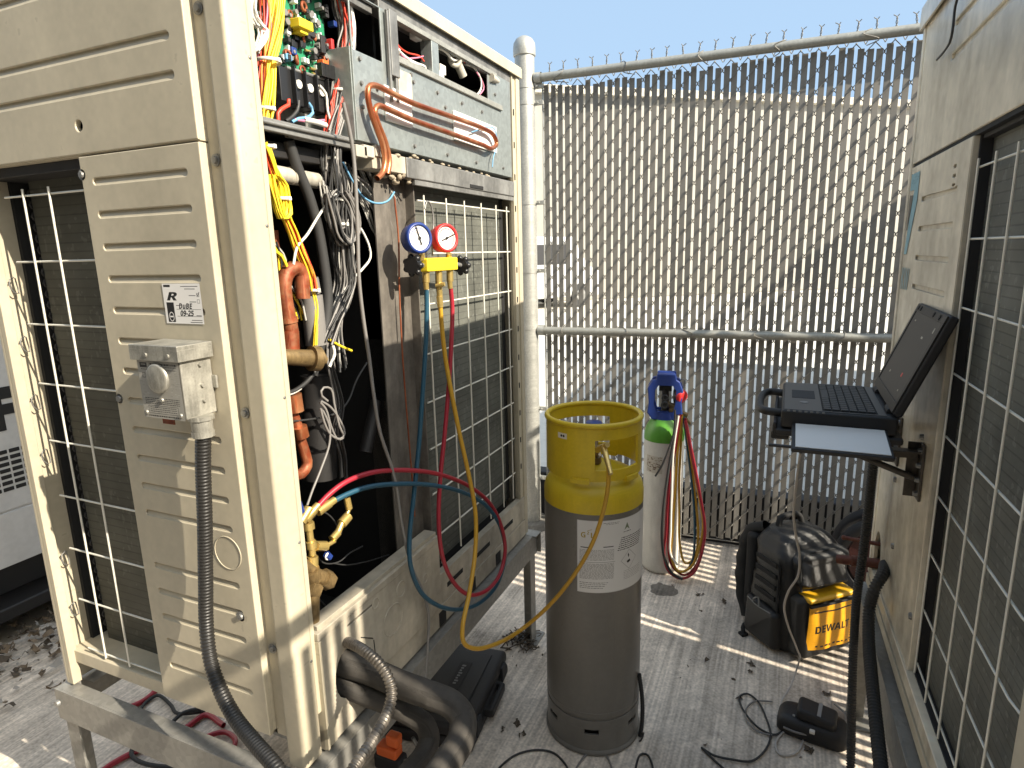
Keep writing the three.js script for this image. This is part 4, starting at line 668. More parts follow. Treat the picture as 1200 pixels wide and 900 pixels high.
// wall bracket that carries the laptop
{
  const b = thing('wall_bracket', 'dark steel shelf bracket bolted to the right unit below the laptop', 'bracket', RO.toArray(), { local: true, turn: RT });
  M.bracket = wear(mat(C(0.11, 0.10, 0.092), 0.5, 0.4), T.grime, 0.3);
  const z1 = atR(1081, 545).z, y1 = 1.12, y0 = atR(1075, 583).y;
  for (const [z, yb] of [[z1, y0], [z1 - 0.26, y0]]) {
    const br = part(b, 'upright', [box(-0.006, -0.001, yb, y1 + 0.02, z - 0.02, z + 0.02, 0.001), box(-0.03, -0.006, yb, y1 + 0.02, z - 0.02, z - 0.016, 0.001)], M.bracket);
    for (let i = 0; i < 5; i++) part(br, 'bolt', [cyl(V(-0.006, yb + 0.015 + i * 0.035, z + 0.006), V(-0.014, yb + 0.015 + i * 0.035, z + 0.006), 0.008, 0.006, 6)], M.steel);
    part(b, 'arm', [box(-0.27, -0.008, y1, y1 + 0.004, z - 0.016, z + 0.016, 0.001), box(-0.27, -0.008, y1 - 0.02, y1, z - 0.016, z - 0.012, 0.001)], M.bracket);
    part(b, 'brace', [cyl(V(-0.012, yb + 0.05, z - 0.004), V(-0.17, y1 - 0.006, z - 0.004), 0.008, 0.008, 8)], M.bracket);
  }
}
// ---------------------------------------------------------------- laptop, tray and pale tablet below it
const DY = 1.232, LS = 0.92;
const sc = (p) => p.clone().sub(camera.position).multiplyScalar(LS).add(camera.position);
{
  // deck corners (world)
  const x0 = 0.003, x1 = 0.218, za = -1.842, zb = -1.512;
  const lap = thing('laptop', 'open black rugged laptop with dark screen on a wall bracket', 'laptop', [0.11, 1.17, -1.68]);
  const t = -0.012;
  part(lap, 'base', [box(x0, x1 + 0.018, DY - 0.042, DY, za, zb, 0.006)], M.plastic);
  part(lap, 'palm_rest', [box(x0 + 0.006, x1 - 0.004, DY, DY + 0.0015, za + 0.008, zb - 0.008, 0.0006)], mat(C(0.055, 0.053, 0.05), 0.4));
  M.key = mat(C(0.02, 0.02, 0.02), 0.5);
  part(lap, 'key_well', [box(x0 + 0.085, x1 - 0.02, DY + 0.0016, DY + 0.0022, za + 0.016, zb - 0.016, 0)], M.black);
  for (let r = 0; r < 6; r++) for (let k = 0; k < 15; k++) {
    if (r === 0 && k > 3 && k < 9) { if (k === 4) part(lap, 'key', [box(x0 + 0.088, x0 + 0.104, DY + 0.0022, DY + 0.005, za + 0.02 + 4 * 0.0195, za + 0.02 + 9 * 0.0195 - 0.003, 0.001)], M.key); continue; }
    part(lap, 'key', [box(x0 + 0.088 + r * 0.0175, x0 + 0.103 + r * 0.0175, DY + 0.0022, DY + 0.005, za + 0.02 + k * 0.0195, za + 0.02 + k * 0.0195 + 0.0165, 0.001)], M.key);
  }
  part(lap, 'touchpad', [box(x0 + 0.022, x0 + 0.074, DY + 0.0014, DY + 0.0021, -1.735, -1.645, 0.0005)], M.dark);
  const emb = part(lap, 'badge', [cyl(V(x0 + 0.048, DY + 0.0015, -1.60), V(x0 + 0.048, DY + 0.0025, -1.60), 0.009, 0.009, 20)], M.steel);
  for (let i = 0; i < 7; i++) part(lap, 'status_mark', [box(x0 + 0.012 + i * 0.012, x0 + 0.018 + i * 0.012, DY - 0.002, DY + 0.0012, zb - 0.004, zb - 0.001, 0)], M.steel);
  part(lap, 'handle', [tube([V(x0 + 0.002, DY - 0.02, -1.79), V(x0 - 0.03, DY - 0.018, -1.79), V(x0 - 0.045, DY - 0.02, -1.77), V(x0 - 0.045, DY - 0.02, -1.59), V(x0 - 0.03, DY - 0.018, -1.565), V(x0 + 0.002, DY - 0.02, -1.565)], 0.0095, 10)], M.plastic);
  // lid
  const len = 0.232, ang = Math.asin(0.083 / len), hx = x1 + 0.004, hy = DY + 0.006;
  const lid = (g) => g.rotateZ(-ang).translate(hx, hy, (za + zb) / 2), W = (zb - za) / 2;
  part(lap, 'lid', [lid(box(0, 0.02, 0, len, -W, W, 0.006))], M.plastic);
  part(lap, 'screen', [lid(box(-0.0012, 0.001, 0.026, len - 0.022, -W + 0.02, W - 0.02, 0))], M.glass);
  part(lap, 'screen_frame', [lid(box(-0.003, 0, 0.004, 0.026, -W + 0.004, W - 0.004, 0.001)), lid(box(-0.003, 0, len - 0.022, len - 0.003, -W + 0.004, W - 0.004, 0.001)), lid(box(-0.003, 0, 0.026, len - 0.022, -W + 0.004, -W + 0.02, 0.001)), lid(box(-0.003, 0, 0.026, len - 0.022, W - 0.02, W - 0.004, 0.001))], M.plastic);
  for (const z of [-0.13, -0.1, 0.05, 0.11]) part(lap, 'lid_pad', [lid(cyl(V(-0.0045, len - 0.012, z), V(-0.002, len - 0.012, z), 0.006, 0.006, 12))], M.black);
  for (const z of [za + 0.06, zb - 0.06]) part(lap, 'hinge', [cyl(V(hx + 0.004, hy - 0.003, z - 0.022), V(hx + 0.004, hy - 0.003, z + 0.022), 0.01, 0.01, 14)], M.dark);
  // dried scuffs and stickers left on the screen
  for (const [y, z, m, w, h] of [[0.19, -0.1, M.offWhite, 0.012, 0.004], [0.165, 0.05, M.offWhite, 0.016, 0.005], [0.06, -0.07, M.offWhite, 0.012, 0.005], [0.075, 0.06, M.red, 0.012, 0.009], [0.19, 0.115, M.offWhite, 0.009, 0.012], [0.045, 0.1, M.offWhite, 0.006, 0.004]]) part(lap, 'scuff', [lid(box(-0.0018, -0.0011, y - h / 2, y + h / 2, z - w / 2, z + w / 2, 0).rotateX(0))], m);
  const tr = thing('laptop_tray', 'black dock tray under the rugged laptop', 'tray', [0.11, 1.15, -1.68]);
  part(tr, 'tray', [box(x0 - 0.012, x1 + 0.03, DY - 0.06, DY - 0.044, za - 0.004, zb + 0.006, 0.005), box(x0 - 0.02, x0 + 0.02, DY - 0.082, DY - 0.062, -1.62, -1.55, 0.005)], M.plastic);
  part(tr, 'lip', [box(x0 - 0.016, x0 - 0.008, DY - 0.06, DY - 0.03, za, zb, 0.003)], M.plastic);
  for (const z of [-1.80, -1.66]) part(tr, 'mount_column', [box(x1 - 0.01, x1 + 0.02, 1.124, DY - 0.061, z - 0.014, z + 0.014, 0.003)], M.bracket);
  const kf = [at(930, 500, 'z', -1.49), at(1035, 508, 'z', -1.49)], kn = [at(932, 525, 'z', -1.385), at(1050, 533, 'z', -1.385)], TY = 1.19;
  const mx0 = (kf[0].x + kn[0].x) / 2, mx1 = (kf[1].x + kn[1].x) / 2, mz0 = -1.49, mz1 = -1.385, tilt = (kf[0].y + kf[1].y - kn[0].y - kn[1].y) / 2 / 0.105, ym = (kf[0].y + kf[1].y + kn[0].y + kn[1].y) / 4;
  const lay = (g) => g.translate(-(mx0 + mx1) / 2, -TY, -(mz0 + mz1) / 2).rotateX(Math.atan(tilt)).translate((mx0 + mx1) / 2, ym, (mz0 + mz1) / 2);
  const tab = thing('pull_out_shelf', 'pale grey pull out shelf with black rim below the laptop', 'shelf', [(mx0 + mx1) / 2, ym, -1.44]);
  part(tab, 'rim', [lay(box(mx0 - 0.006, mx1 + 0.005, TY - 0.012, TY - 0.002, mz0 - 0.03, mz1 + 0.005, 0.003))], M.plastic);
  part(tab, 'plate', [lay(box(mx0 + 0.002, mx1 - 0.001, TY - 0.002, TY, mz0 - 0.02, mz1 - 0.002, 0.0005))], mat(C(0.72, 0.72, 0.7), 0.35));
  part(tab, 'side_arm', [lay(box(mx0 - 0.05, mx0, TY - 0.012, TY - 0.006, mz1 - 0.02, mz1 - 0.012, 0.002))], M.plastic);
}
// ---------------------------------------------------------------- black corrugated conduits and red-brown pipes at the right unit
solo('flexible_conduit', [sweep([[1027, 515, -1.93], [1023, 545, -1.95], [1017, 600, -1.97], [1011, 650, -1.975], [1004, 700, -1.97], [1000, 760, -1.96], [998, 830, -1.92], [997, 895, -1.89], [996, 935, -1.8]].map(([x, y, z]) => at(x, y, 'z', z)), ribs(0.0132, 0.0036, 0.0082), 12, 0.0016)], M.rubber, 'thin black ribbed conduit hanging nearest the backpack', 'conduit');
solo('flexible_conduit', [sweep([[1037, 662, 0.305], [1034, 674, 0.287], [1025, 690, 0.268], [1019, 712, 0.26], [1018, 750, 0.256], [1022, 800, 0.255], [1028, 860, 0.255], [1034, 915, 0.255], [1040, 975, 0.255]].map(([x, y, z]) => at(x, y, 'x', z)), ribs(0.0158, 0.0038, 0.0088), 14, 0.0022)], M.rubber, 'thicker black ribbed conduit curving out of the right unit opening', 'conduit');
{
  const p = thing('refrigerant_pipe', 'thick red brown pipe stub sticking out of the right unit', 'pipe', at(1005, 660, 'z', -2.09).toArray());
  part(p, 'pipe', [cyl(at(981, 655, 'z', -2.12), at(1034, 661, 'z', -2.085), 0.0145, 0.0155, 16), cyl(at(998, 657, 'z', -2.1), at(1006, 658, 'z', -2.1), 0.0175, 0.0175, 16)], M.pipeBrown);
  const q = thing('refrigerant_pipe', 'thin red brown pipe above the thick one at the right unit', 'pipe', at(1010, 635, 'z', -2.09).toArray());
  part(q, 'pipe', [cyl(at(989, 630, 'z', -2.12), at(1032, 638, 'z', -2.085), 0.0065, 0.0065, 12), sphere(at(989, 630, 'z', -2.12), 0.008)], M.pipeBrown);
}

// ---------------------------------------------------------------- refrigerant cylinder in the middle
{
  const cx = -0.53, cz = -1.81, r = 0.1565, c0 = V(cx, 0, cz);
  const t = thing('refrigerant_cylinder', 'tall grey refrigerant cylinder with yellow collar in the middle of the yard', 'gas cylinder', [cx, 0, cz]);
  part(t, 'body', [lathe([[0.146, 0.118], [r - 0.003, 0.132], [r, 0.15], [r, 0.835], [r, 0.842]], c0, 72)], M.tankGrey);
  part(t, 'shoulder', [lathe([[r + 0.0006, 0.835], [r + 0.0006, 0.868], [r - 0.004, 0.89], [r - 0.018, 0.91], [r - 0.045, 0.925], [0.06, 0.94], [0.03, 0.943], [0, 0.943]], c0, 72)], M.tankYellow);
  // foot ring with slots: built as sectors
  const ring = (y0, y1, ra, th, a0, a1, n = 24) => {
    const s = new THREE.Shape(); s.absarc(0, 0, ra, a0, a1, false); s.absarc(0, 0, ra - th, a1, a0, true); s.closePath();
    return new THREE.ExtrudeGeometry(s, { depth: y1 - y0, bevelEnabled: true, bevelSize: 0.0012, bevelThickness: 0.0012, bevelSegments: 2, curveSegments: n }).rotateX(-Math.PI / 2).translate(cx, y0, cz);
  };
  const foot = [ring(0.0, 0.078, r - 0.003, 0.005, 0, Math.PI * 2, 64), ring(0.098, 0.128, r - 0.002, 0.005, 0, Math.PI * 2, 64), lathe([[r - 0.001, 0.002], [r + 0.004, 0.006], [r + 0.004, 0.014], [r - 0.002, 0.02]], c0, 64)];
  const toCam = Math.atan2(-(0 - cz), 0 - cx);            // extrude y is -z
  const gaps = [-0.02, 1.0, -1.0, 2.2, -2.2, 3.14].map((a) => a + toCam);
  const sorted = gaps.map((g) => ((g % 6.2832) + 6.2832) % 6.2832).sort((a, b) => a - b), hw = 0.16;
  sorted.forEach((g, i) => { const n = sorted[(i + 1) % sorted.length] + (i === sorted.length - 1 ? Math.PI * 2 : 0); foot.push(ring(0.0775, 0.0985, r - 0.003, 0.005, g + hw, n - hw, 16)); });
  part(t, 'foot_ring', foot, M.tankGrey);
  part(t, 'foot_inside', [cyl(V(cx, 0.01, cz), V(cx, 0.125, cz), r - 0.02, r - 0.02, 40)], M.black);
  part(t, 'weld_seam', [new THREE.TorusGeometry(r - 0.0005, 0.0014, 6, 72).rotateX(Math.PI / 2).translate(cx, 0.158, cz)], M.tankGrey);
  // collar: an open guard with a wide window in front right and one behind
  const rc = 0.146, cs = [];
  const wa = toCam - 0.03 + 0.0, w0 = toCam + 0.02, w1 = toCam + 1.12;    // window to the right of the middle (angles run anticlockwise seen from above)
  const b0 = toCam + 2.75, b1 = toCam + 4.15;
  cs.push(ring(0.936, 0.968, rc, 0.005, 0, Math.PI * 2, 64), ring(1.062, 1.10, rc, 0.005, 0, Math.PI * 2, 64), ring(0.967, 1.063, rc, 0.005, w1, b0, 24), ring(0.967, 1.063, rc, 0.005, b1, w0 + Math.PI * 2, 32));
  cs.push(new THREE.TorusGeometry(rc - 0.001, 0.0085, 12, 72).rotateX(Math.PI / 2).translate(cx, 1.103, cz));
  part(t, 'collar', cs, M.tankYellow);
  for (const a of [toCam - 0.45, toCam + 0.7, toCam + 2.6]) part(t, 'collar_weld', [ring(0.928, 0.942, rc + 0.006, 0.012, a, a + 0.36, 8)], M.tankYellow);
  const lab = (a, y, w, h, tex2, name, rad = rc + 0.0012) => { const g = new THREE.CylinderGeometry(rad, rad, h, 24, 1, true, 0, w / rad); g.rotateY(a).translate(cx, y, cz); return part(t, name, [g], new THREE.MeshStandardMaterial({ map: tex2, roughness: 0.5, side: THREE.DoubleSide })); };
  const th = (ang) => Math.atan2(Math.cos(-ang), Math.sin(-ang));         // shape angle -> CylinderGeometry theta
  const camTheta = Math.atan2(-cx, -cz);
  lab(camTheta - 0.80, 1.066, 0.035, 0.017, print(128, 64, (c) => { c.fillStyle = '#d9d6cc'; c.fillRect(0, 0, 128, 64); c.fillStyle = '#222'; c.beginPath(); c.arc(52, 32, 14, 0, 7); c.arc(84, 32, 14, 0, 7); c.fill(); }), 'small_tag');
  lab(camTheta + 1.14, 1.085, 0.05, 0.016, print(128, 48, (c) => { c.fillStyle = '#8a5a1c'; c.fillRect(0, 0, 128, 48); c.fillStyle = '#3a2a18'; c.fillRect(8, 12, 50, 20); c.fillRect(70, 10, 46, 26); }), 'orange_tag', rc - 0.0062);
  // paper label
  lab(camTheta - 0.31, 0.70, 0.27, 0.235, print(1024, 880, (c, w, h) => {
    c.fillStyle = '#c9c8c6'; c.fillRect(0, 0, w, h); c.fillStyle = '#d6d5d3'; c.fillRect(8, 8, w - 16, h - 16);
    c.fillStyle = '#a7913f'; c.font = 'bold 88px sans-serif'; c.fillText('G', 40, 205); c.fillText('L', 150, 205); c.font = 'bold 50px sans-serif'; c.fillText('2', 112, 165);
    c.strokeStyle = '#a7913f'; c.lineWidth = 5; c.beginPath(); c.moveTo(120, 120); c.lineTo(170, 105); c.stroke();
    const ln = (x, y, l, k = 4, s = '#4d4b49') => { c.fillStyle = s; let q = 0; while (q < l) { const a = 8 + rnd() * 34; c.fillRect(x + q, y, Math.min(a, l - q), k); q += a + 7; } };
    ln(300, 30, 190, 5); ln(330, 46, 150, 4); c.fillStyle = '#23211f'; c.fillRect(40, 318, 90, 10); c.fillRect(300, 312, 120, 10);
    for (let i = 0; i < 9; i++) ln(28, 352 + i * 15, 400); c.fillStyle = '#5a5856'; c.fillRect(24, 500, 420, 4);
    for (let i = 0; i < 14; i++) ln(28, 520 + i * 14, 400, 5, '#63605d'); for (let i = 0; i < 4; i++) ln(28, 752 + i * 22, 330 - i * 20, 6);
    c.fillStyle = '#6f7a60'; c.beginPath(); c.moveTo(560, 150); c.lineTo(600, 60); c.lineTo(640, 150); c.lineTo(600, 120); c.fill(); c.font = '26px sans-serif'; ln(550, 165, 110, 8);
    for (let i = 0; i < 7; i++) ln(520 - i * 8, 230 + i * 24, 360, 10, '#2f2d2c');
    c.strokeStyle = '#8a8784'; c.lineWidth = 4; c.save(); c.translate(640, 520); c.rotate(Math.PI / 4); c.strokeRect(-85, -85, 170, 170); c.restore();
    c.fillStyle = '#191818'; c.beginPath(); c.moveTo(622, 440); c.lineTo(640, 470); c.lineTo(632, 500); c.lineTo(618, 470); c.fill(); c.beginPath(); c.moveTo(600, 540); c.lineTo(650, 520); c.lineTo(660, 548); c.lineTo(620, 566); c.fill();
    for (let i = 0; i < 6; i++) ln(560, 650 + i * 20, 300, 4, '#7a7774');
  }), 'paper_label', r + 0.0012);
  // valve under the collar with two handwheels
  part(t, 'valve_body', [cyl(V(cx, 0.94, cz), V(cx, 1.06, cz), 0.016, 0.014, 16), cyl(V(cx, 0.945, cz), V(cx, 0.965, cz), 0.026, 0.024, 6), cyl(V(cx, 1.03, cz), at(698, 530, 'z', cz + 0.075), 0.012, 0.011, 12)], M.brassDull);
  part(t, 'blue_handwheel', [lathe([[0, 1.085], [0.03, 1.083], [0.034, 1.075], [0.034, 1.064], [0.028, 1.06], [0, 1.06]].map(([a, b]) => [a * 0.8, b - 0.004]), V(cx, 0, cz), 20)], M.blue);
  part(t, 'black_handwheel', [sphere(V(cx - 0.005, 1.02, cz + 0.04), 0.022, 1, 1.2, 1)], M.blackGloss);
  part(t, 'side_chain', [sweep(P('z', -1.80, [[749, 790], [752, 812], [753, 832], [752, 850], [750, 862]]), ribs(0.0075, 0.004, 0.006), 8, 0.0015), tube([...P('z', -1.78, [[750, 862], [754, 858], [752, 866], [746, 872]])], 0.003, 6)], M.rubber);
}
// ---------------------------------------------------------------- manifold gauges and their hoses
{
  const x = -0.862, m = (px, py, v = x) => at(px, py, 'x', v);
  const c = m(513, 310), g = thing('manifold_gauge_set', 'yellow manifold with blue and red pressure gauges on the open unit', 'gauge set', c.toArray());
  const A = m(495, 310), B = m(531, 310), mid = (p, q) => p.clone().lerp(q, 0.5);
  part(g, 'manifold_block', [box(x - 0.016, x + 0.016, c.y - 0.017, c.y + 0.018, B.z, A.z, 0.004)], M.yellow);
  const dial = (col) => print(256, 256, (k) => {
    k.fillStyle = '#eceae4'; k.fillRect(0, 0, 256, 256); k.translate(128, 128);
    k.strokeStyle = col; k.lineWidth = 9; k.beginPath(); k.arc(0, 0, 102, 2.2, 7.2); k.stroke(); k.strokeStyle = '#c23a3a'; k.lineWidth = 4; k.beginPath(); k.arc(0, 0, 62, 2.2, 7.2); k.stroke();
    k.strokeStyle = '#222'; for (let i = 0; i <= 40; i++) { const a = 2.2 + i / 40 * 5, r0 = i % 5 ? 84 : 74; k.lineWidth = i % 5 ? 2 : 4; k.beginPath(); k.moveTo(Math.cos(a) * r0, Math.sin(a) * r0); k.lineTo(Math.cos(a) * 94, Math.sin(a) * 94); k.stroke(); }
    k.fillStyle = '#333'; for (let i = 0; i < 4; i++) k.fillRect(-26 + i * 3, 62 + i * 9, 52 - i * 6, 4);
  });
  const axis = V(0.92, 0.06, 0.38).normalize(), Q = new THREE.Quaternion().setFromUnitVectors(V(0, 0, 1), axis);
  for (const [px, py, mt, col, na] of [[491, 279, M.blue, '#2b3f8c', 1.9], [523, 279, M.red, '#b03030', 0.4]]) {
    const p = m(px, py, x + 0.02), q = (geo) => geo.applyQuaternion(Q).translate(p.x, p.y, p.z), R0 = 0.0355;
    const ga = part(g, 'gauge', [q(new THREE.LatheGeometry([[0, -0.034], [R0 - 0.006, -0.034], [R0 - 0.001, -0.03], [R0, -0.02], [R0 + 0.0025, -0.008], [R0 + 0.0025, 0.003], [R0 - 0.002, 0.006], [R0 - 0.005, 0.004], [R0 - 0.006, 0]].map(([a, b]) => new THREE.Vector2(a, b)), 40).rotateX(Math.PI / 2))], mt);
    const d = new THREE.CircleGeometry(R0 - 0.005, 36).translate(0, 0, 0.001); part(ga, 'dial', [q(d)], new THREE.MeshStandardMaterial({ map: dial(col), roughness: 0.35 }));
    part(ga, 'needle', [q(new THREE.BoxGeometry(0.046, 0.0026, 0.0012).translate(0.006, 0, 0.0034).rotateZ(na)), q(cyl(V(0, 0, 0.001), V(0, 0, 0.005), 0.0035, 0.0035, 12))], M.blackGloss);
    part(g, 'gauge_stem', [cyl(m(px + 3, 297, x + 0.004), V(x, c.y + 0.015, m(px + 3, 305).z), 0.0085, 0.0085, 6)], M.brass);
  }
  for (const [px, s] of [[484, 1], [541, -1]]) {
    const e = m(px, 311); const k = [];
    for (let i = 0; i < 7; i++) { const a = i / 7 * Math.PI * 2; k.push(sphere(V(e.x + Math.cos(a) * 0.021, e.y + Math.sin(a) * 0.021, e.z), 0.0085, 1, 1, 1.1, 9)); }
    k.push(cyl(V(e.x, e.y, e.z - 0.009), V(e.x, e.y, e.z + 0.009), 0.021, 0.021, 20));
    part(g, 'valve_knob', k, M.blackGloss); part(g, 'valve_stem', [cyl(e, V(e.x, c.y, s > 0 ? A.z : B.z), 0.0065, 0.0065, 10)], M.steel);
  }
  part(g, 'hook', [tube(P('x', -0.875, [[507, 300], [506, 280], [508, 262], [505, 240], [500, 236], [498, 245]]), 0.0025, 6)], M.steel);
  for (const [px, py] of [[499, 323], [514, 325], [527, 322]]) part(g, 'port', [cyl(m(px, 316), m(px + 0.4, py + 8), 0.0095, 0.0095, 6), cyl(m(px, py + 8), m(px + 0.8, py + 16), 0.0075, 0.007, 12)], M.brass);
  part(g, 'centre_valve', [cyl(m(514, 331), m(515.5, 347), 0.0085, 0.008, 6), cyl(m(511, 335, x - 0.004), m(521, 333, x + 0.02), 0.006, 0.006, 8), cyl(m(515, 347), m(516, 360), 0.009, 0.008, 12)], M.brass);
}
const H = (list) => list.map(([x, y, a, v]) => at(x, y, a, v));
const hoses = (name, pts, m, label, ends) => {
  const t = thing(name, label, 'hose', pts[0].toArray());
  part(t, 'tube', [tube(pts, 0.0062, 12, 0.012)], m);
  for (const [a, b, r] of ends) part(t, 'fitting', [cyl(a, b, r, r * 0.9, 6), cyl(b, b.clone().lerp(a, -0.45), r * 0.75, r * 0.7, 12)], M.brass);
  return t;
};
{
  const X = -0.862, x = 'x';
  hoses('charging_hose', H([[500, 340, x, X], [500, 365, x, X], [499, 400, x, X], [496, 450, x, -0.865], [491, 520, x, -0.868], [485, 580, x, -0.868], [480, 630, x, -0.865], [481, 662, x, -0.855], [492, 692, x, -0.845], [512, 709, x, -0.835], [540, 714, x, -0.825], [566, 704, x, -0.815], [584, 682, x, -0.81], [592, 652, x, -0.81], [588, 622, x, -0.81], [572, 595, x, -0.815], [545, 578, x, -0.83], [510, 569, x, -0.85], [470, 567, x, -0.87], [430, 571, x, -0.89], [405, 580, x, -0.905], [388, 589, x, -0.915]]), M.hoseBlue, 'blue charging hose looping from the manifold to the open unit', [[at(372, 600, x, -0.92), at(386, 590, x, -0.915), 0.0115]]);
  hoses('charging_hose', H([[528, 336, x, X], [530, 360, x, X], [529, 400, x, -0.858], [526, 450, x, -0.855], [521, 510, x, -0.852], [516, 560, x, -0.85], [514, 610, x, -0.845], [518, 650, x, -0.835], [530, 680, x, -0.825], [550, 697, x, -0.815], [570, 692, x, -0.80], [586, 672, x, -0.80], [592, 645, x, -0.80], [587, 615, x, -0.805], [574, 590, x, -0.815], [550, 570, x, -0.83], [515, 556, x, -0.85], [475, 551, x, -0.87], [435, 554, x, -0.89], [405, 565, x, -0.905], [385, 580, x, -0.915], [370, 596, x, -0.92]]), M.hoseRed, 'dark red charging hose looping from the manifold to the open unit', [[at(357, 609, x, -0.925), at(368, 597, x, -0.92), 0.012]]);
  hoses('charging_hose', H([[516, 360, x, X], [518, 385, x, X], [522, 420, x, -0.855], [529, 460, x, -0.84], [539, 510, x, -0.82], [549, 555, x, -0.80], [557, 600, x, -0.785], [557, 645, x, -0.77], [550, 695, x, -0.755], [542, 735, x, -0.745], [543, 752, x, -0.74], [556, 760, x, -0.73], [580, 755, x, -0.715], [612, 737, x, -0.70], [643, 710, 'z', -1.60], [672, 675, 'z', -1.59], [695, 635, 'z', -1.595], [708, 595, 'z', -1.605], [713, 565, 'z', -1.61], [713, 548, 'z', -1.62]]), M.hoseYellow, 'yellow charging hose from the manifold to the refrigerant cylinder', [[at(707, 522, 'z', -1.66), at(713, 545, 'z', -1.62), 0.0095], [at(700, 527, 'z', -1.70), at(708, 523, 'z', -1.66), 0.011]]);
}
// ---------------------------------------------------------------- nitrogen cylinder with regulator and hoses
{
  const cx = -0.515, cz = -2.985, r = 0.096, c0 = V(cx, 0, cz);
  const t = thing('nitrogen_cylinder', 'scuffed white gas cylinder with green shoulder and blue handle by the fence', 'gas cylinder', [cx, 0, cz]);
  const Y = (py) => at(770, py, 'z', cz + r * 0.8).y, yb = Y(517), yt = Y(484);
  part(t, 'body', [lathe([[0, 0.002], [r - 0.012, 0.002], [r - 0.002, 0.012], [r, 0.03], [r, yb]], c0, 56)], M.cylWhite);
  part(t, 'shoulder', [lathe([[r + 0.0006, yb - 0.004], [r, yb + 0.03], [r - 0.012, yb + 0.065], [r - 0.035, yb + 0.1], [0.034, yb + 0.122], [0.028, yb + 0.135], [0, yb + 0.135]], c0, 56)], M.green);
  const y0 = yb + 0.105, y1 = y0 + 0.215, w = 0.078, f = (g) => g.rotateY(0.15).translate(cx, 0, cz);
  // blue carrying handle: two looped sides and a bar
  const shp = new THREE.Shape(); const pts = [[-w * 0.72, 0], [-w, 0.03], [-w * 0.92, 0.08], [-w, 0.15], [-w * 0.75, 0.185], [-w * 0.5, 0.19], [-w * 0.45, 0.215], [w * 0.55, 0.215], [w * 0.6, 0.19], [w * 0.8, 0.18], [w, 0.14], [w * 0.92, 0.08], [w, 0.03], [w * 0.72, 0]]; pts.forEach(([a, b], i) => i ? shp.lineTo(a, b) : shp.moveTo(a, b));
  const hl = new THREE.Path(); [[-w * 0.5, 0.035], [-w * 0.66, 0.075], [-w * 0.62, 0.14], [-w * 0.4, 0.165], [w * 0.45, 0.165], [w * 0.66, 0.14], [w * 0.62, 0.075], [w * 0.5, 0.035]].forEach(([a, b], i) => i ? hl.lineTo(a, b) : hl.moveTo(a, b)); shp.holes.push(hl);
  const side = (z) => f(new THREE.ExtrudeGeometry(shp, { depth: 0.016, bevelEnabled: true, bevelSize: 0.005, bevelThickness: 0.005, bevelSegments: 3 }).translate(0, y0, z));
  part(t, 'blue_handle', [side(0.028), side(-0.05), f(box(-w * 0.5, w * 0.55, y0 + 0.19, y0 + 0.216, -0.05, 0.044, 0.006)), f(cyl(V(0, y0 - 0.02, 0), V(0, y0 + 0.03, 0), 0.062, 0.055, 28))], M.blue);
  part(t, 'valve', [cyl(V(cx, y0, cz), V(cx, y0 + 0.14, cz), 0.02, 0.016, 16), f(cyl(V(0, y0 + 0.07, 0), V(0, y0 + 0.07, 0.05), 0.014, 0.012, 14)), f(cyl(V(-0.03, y0 + 0.145, 0), V(0.03, y0 + 0.145, 0), 0.016, 0.016, 14)), f(new THREE.TorusGeometry(0.014, 0.005, 8, 20).translate(0, y0 + 0.07, 0.05)), f(new THREE.TorusGeometry(0.012, 0.005, 8, 20).translate(0, y0 + 0.105, 0.045))], M.rubber);
  const g = new THREE.CylinderGeometry(r + 0.0012, r + 0.0012, 0.085, 20, 1, true, 0, 0.9).rotateY(Math.atan2(-cx, -cz) - 0.95).translate(cx, yb - 0.115, cz);
  part(t, 'worn_sticker', [g], new THREE.MeshStandardMaterial({ map: print(128, 96, (c) => { c.fillStyle = '#b8b0a2'; c.fillRect(0, 0, 128, 96); for (let i = 0; i < 60; i++) { c.fillStyle = i % 2 ? '#6a5a4c' : '#9a8f80'; c.fillRect(rnd() * 110, rnd() * 84, 4 + rnd() * 16, 2 + rnd() * 6); } }), roughness: 0.6 }));
  const rgx = at(793, 463, 'z', cz), rg = thing('gas_regulator', 'red and grey gauge regulator beside the blue handle of the nitrogen cylinder', 'regulator', rgx.toArray());
  const k = (px, py, v = cz + 0.01) => at(px, py, 'z', v);
  part(rg, 'red_gauge', [lathe([[0, -0.024], [0.028, -0.022], [0.034, -0.012], [0.034, 0.012], [0.028, 0.02], [0, 0.022]], V(0, 0, 0), 28).rotateZ(Math.PI / 2 - 0.25).rotateY(-0.5).translate(...k(797, 464).toArray())], M.red);
  part(rg, 'gauge_face', [cyl(k(790, 464), k(793, 464), 0.033, 0.033, 28)], M.rubber);
  part(rg, 'regulator_body', [sphere(k(790, 481), 0.026), cyl(k(783, 474), k(796, 478), 0.014, 0.014, 12), cyl(k(796, 482), k(806, 487), 0.012, 0.012, 6), cyl(k(780, 470, cz), k(790, 480), 0.012, 0.012, 10), cyl(k(800, 486), k(809, 497), 0.009, 0.007, 8)], M.brassDull);
  part(rg, 'hook', [tube([k(796, 450), k(799, 444), k(803, 446), k(801, 454)], 0.003, 6)], M.steel);
  const zz = cz + 0.118, hang = (l, m, label, rad = 0.0052, dz = 0) => (rad *= 1.15, solo('hanging_hose', [tube(l.map(([x, y]) => at(x, y, 'z', zz + dz + Math.sin(y * 0.02) * 0.008)), rad, 8, 0.015)], m, label, 'hose', undefined));
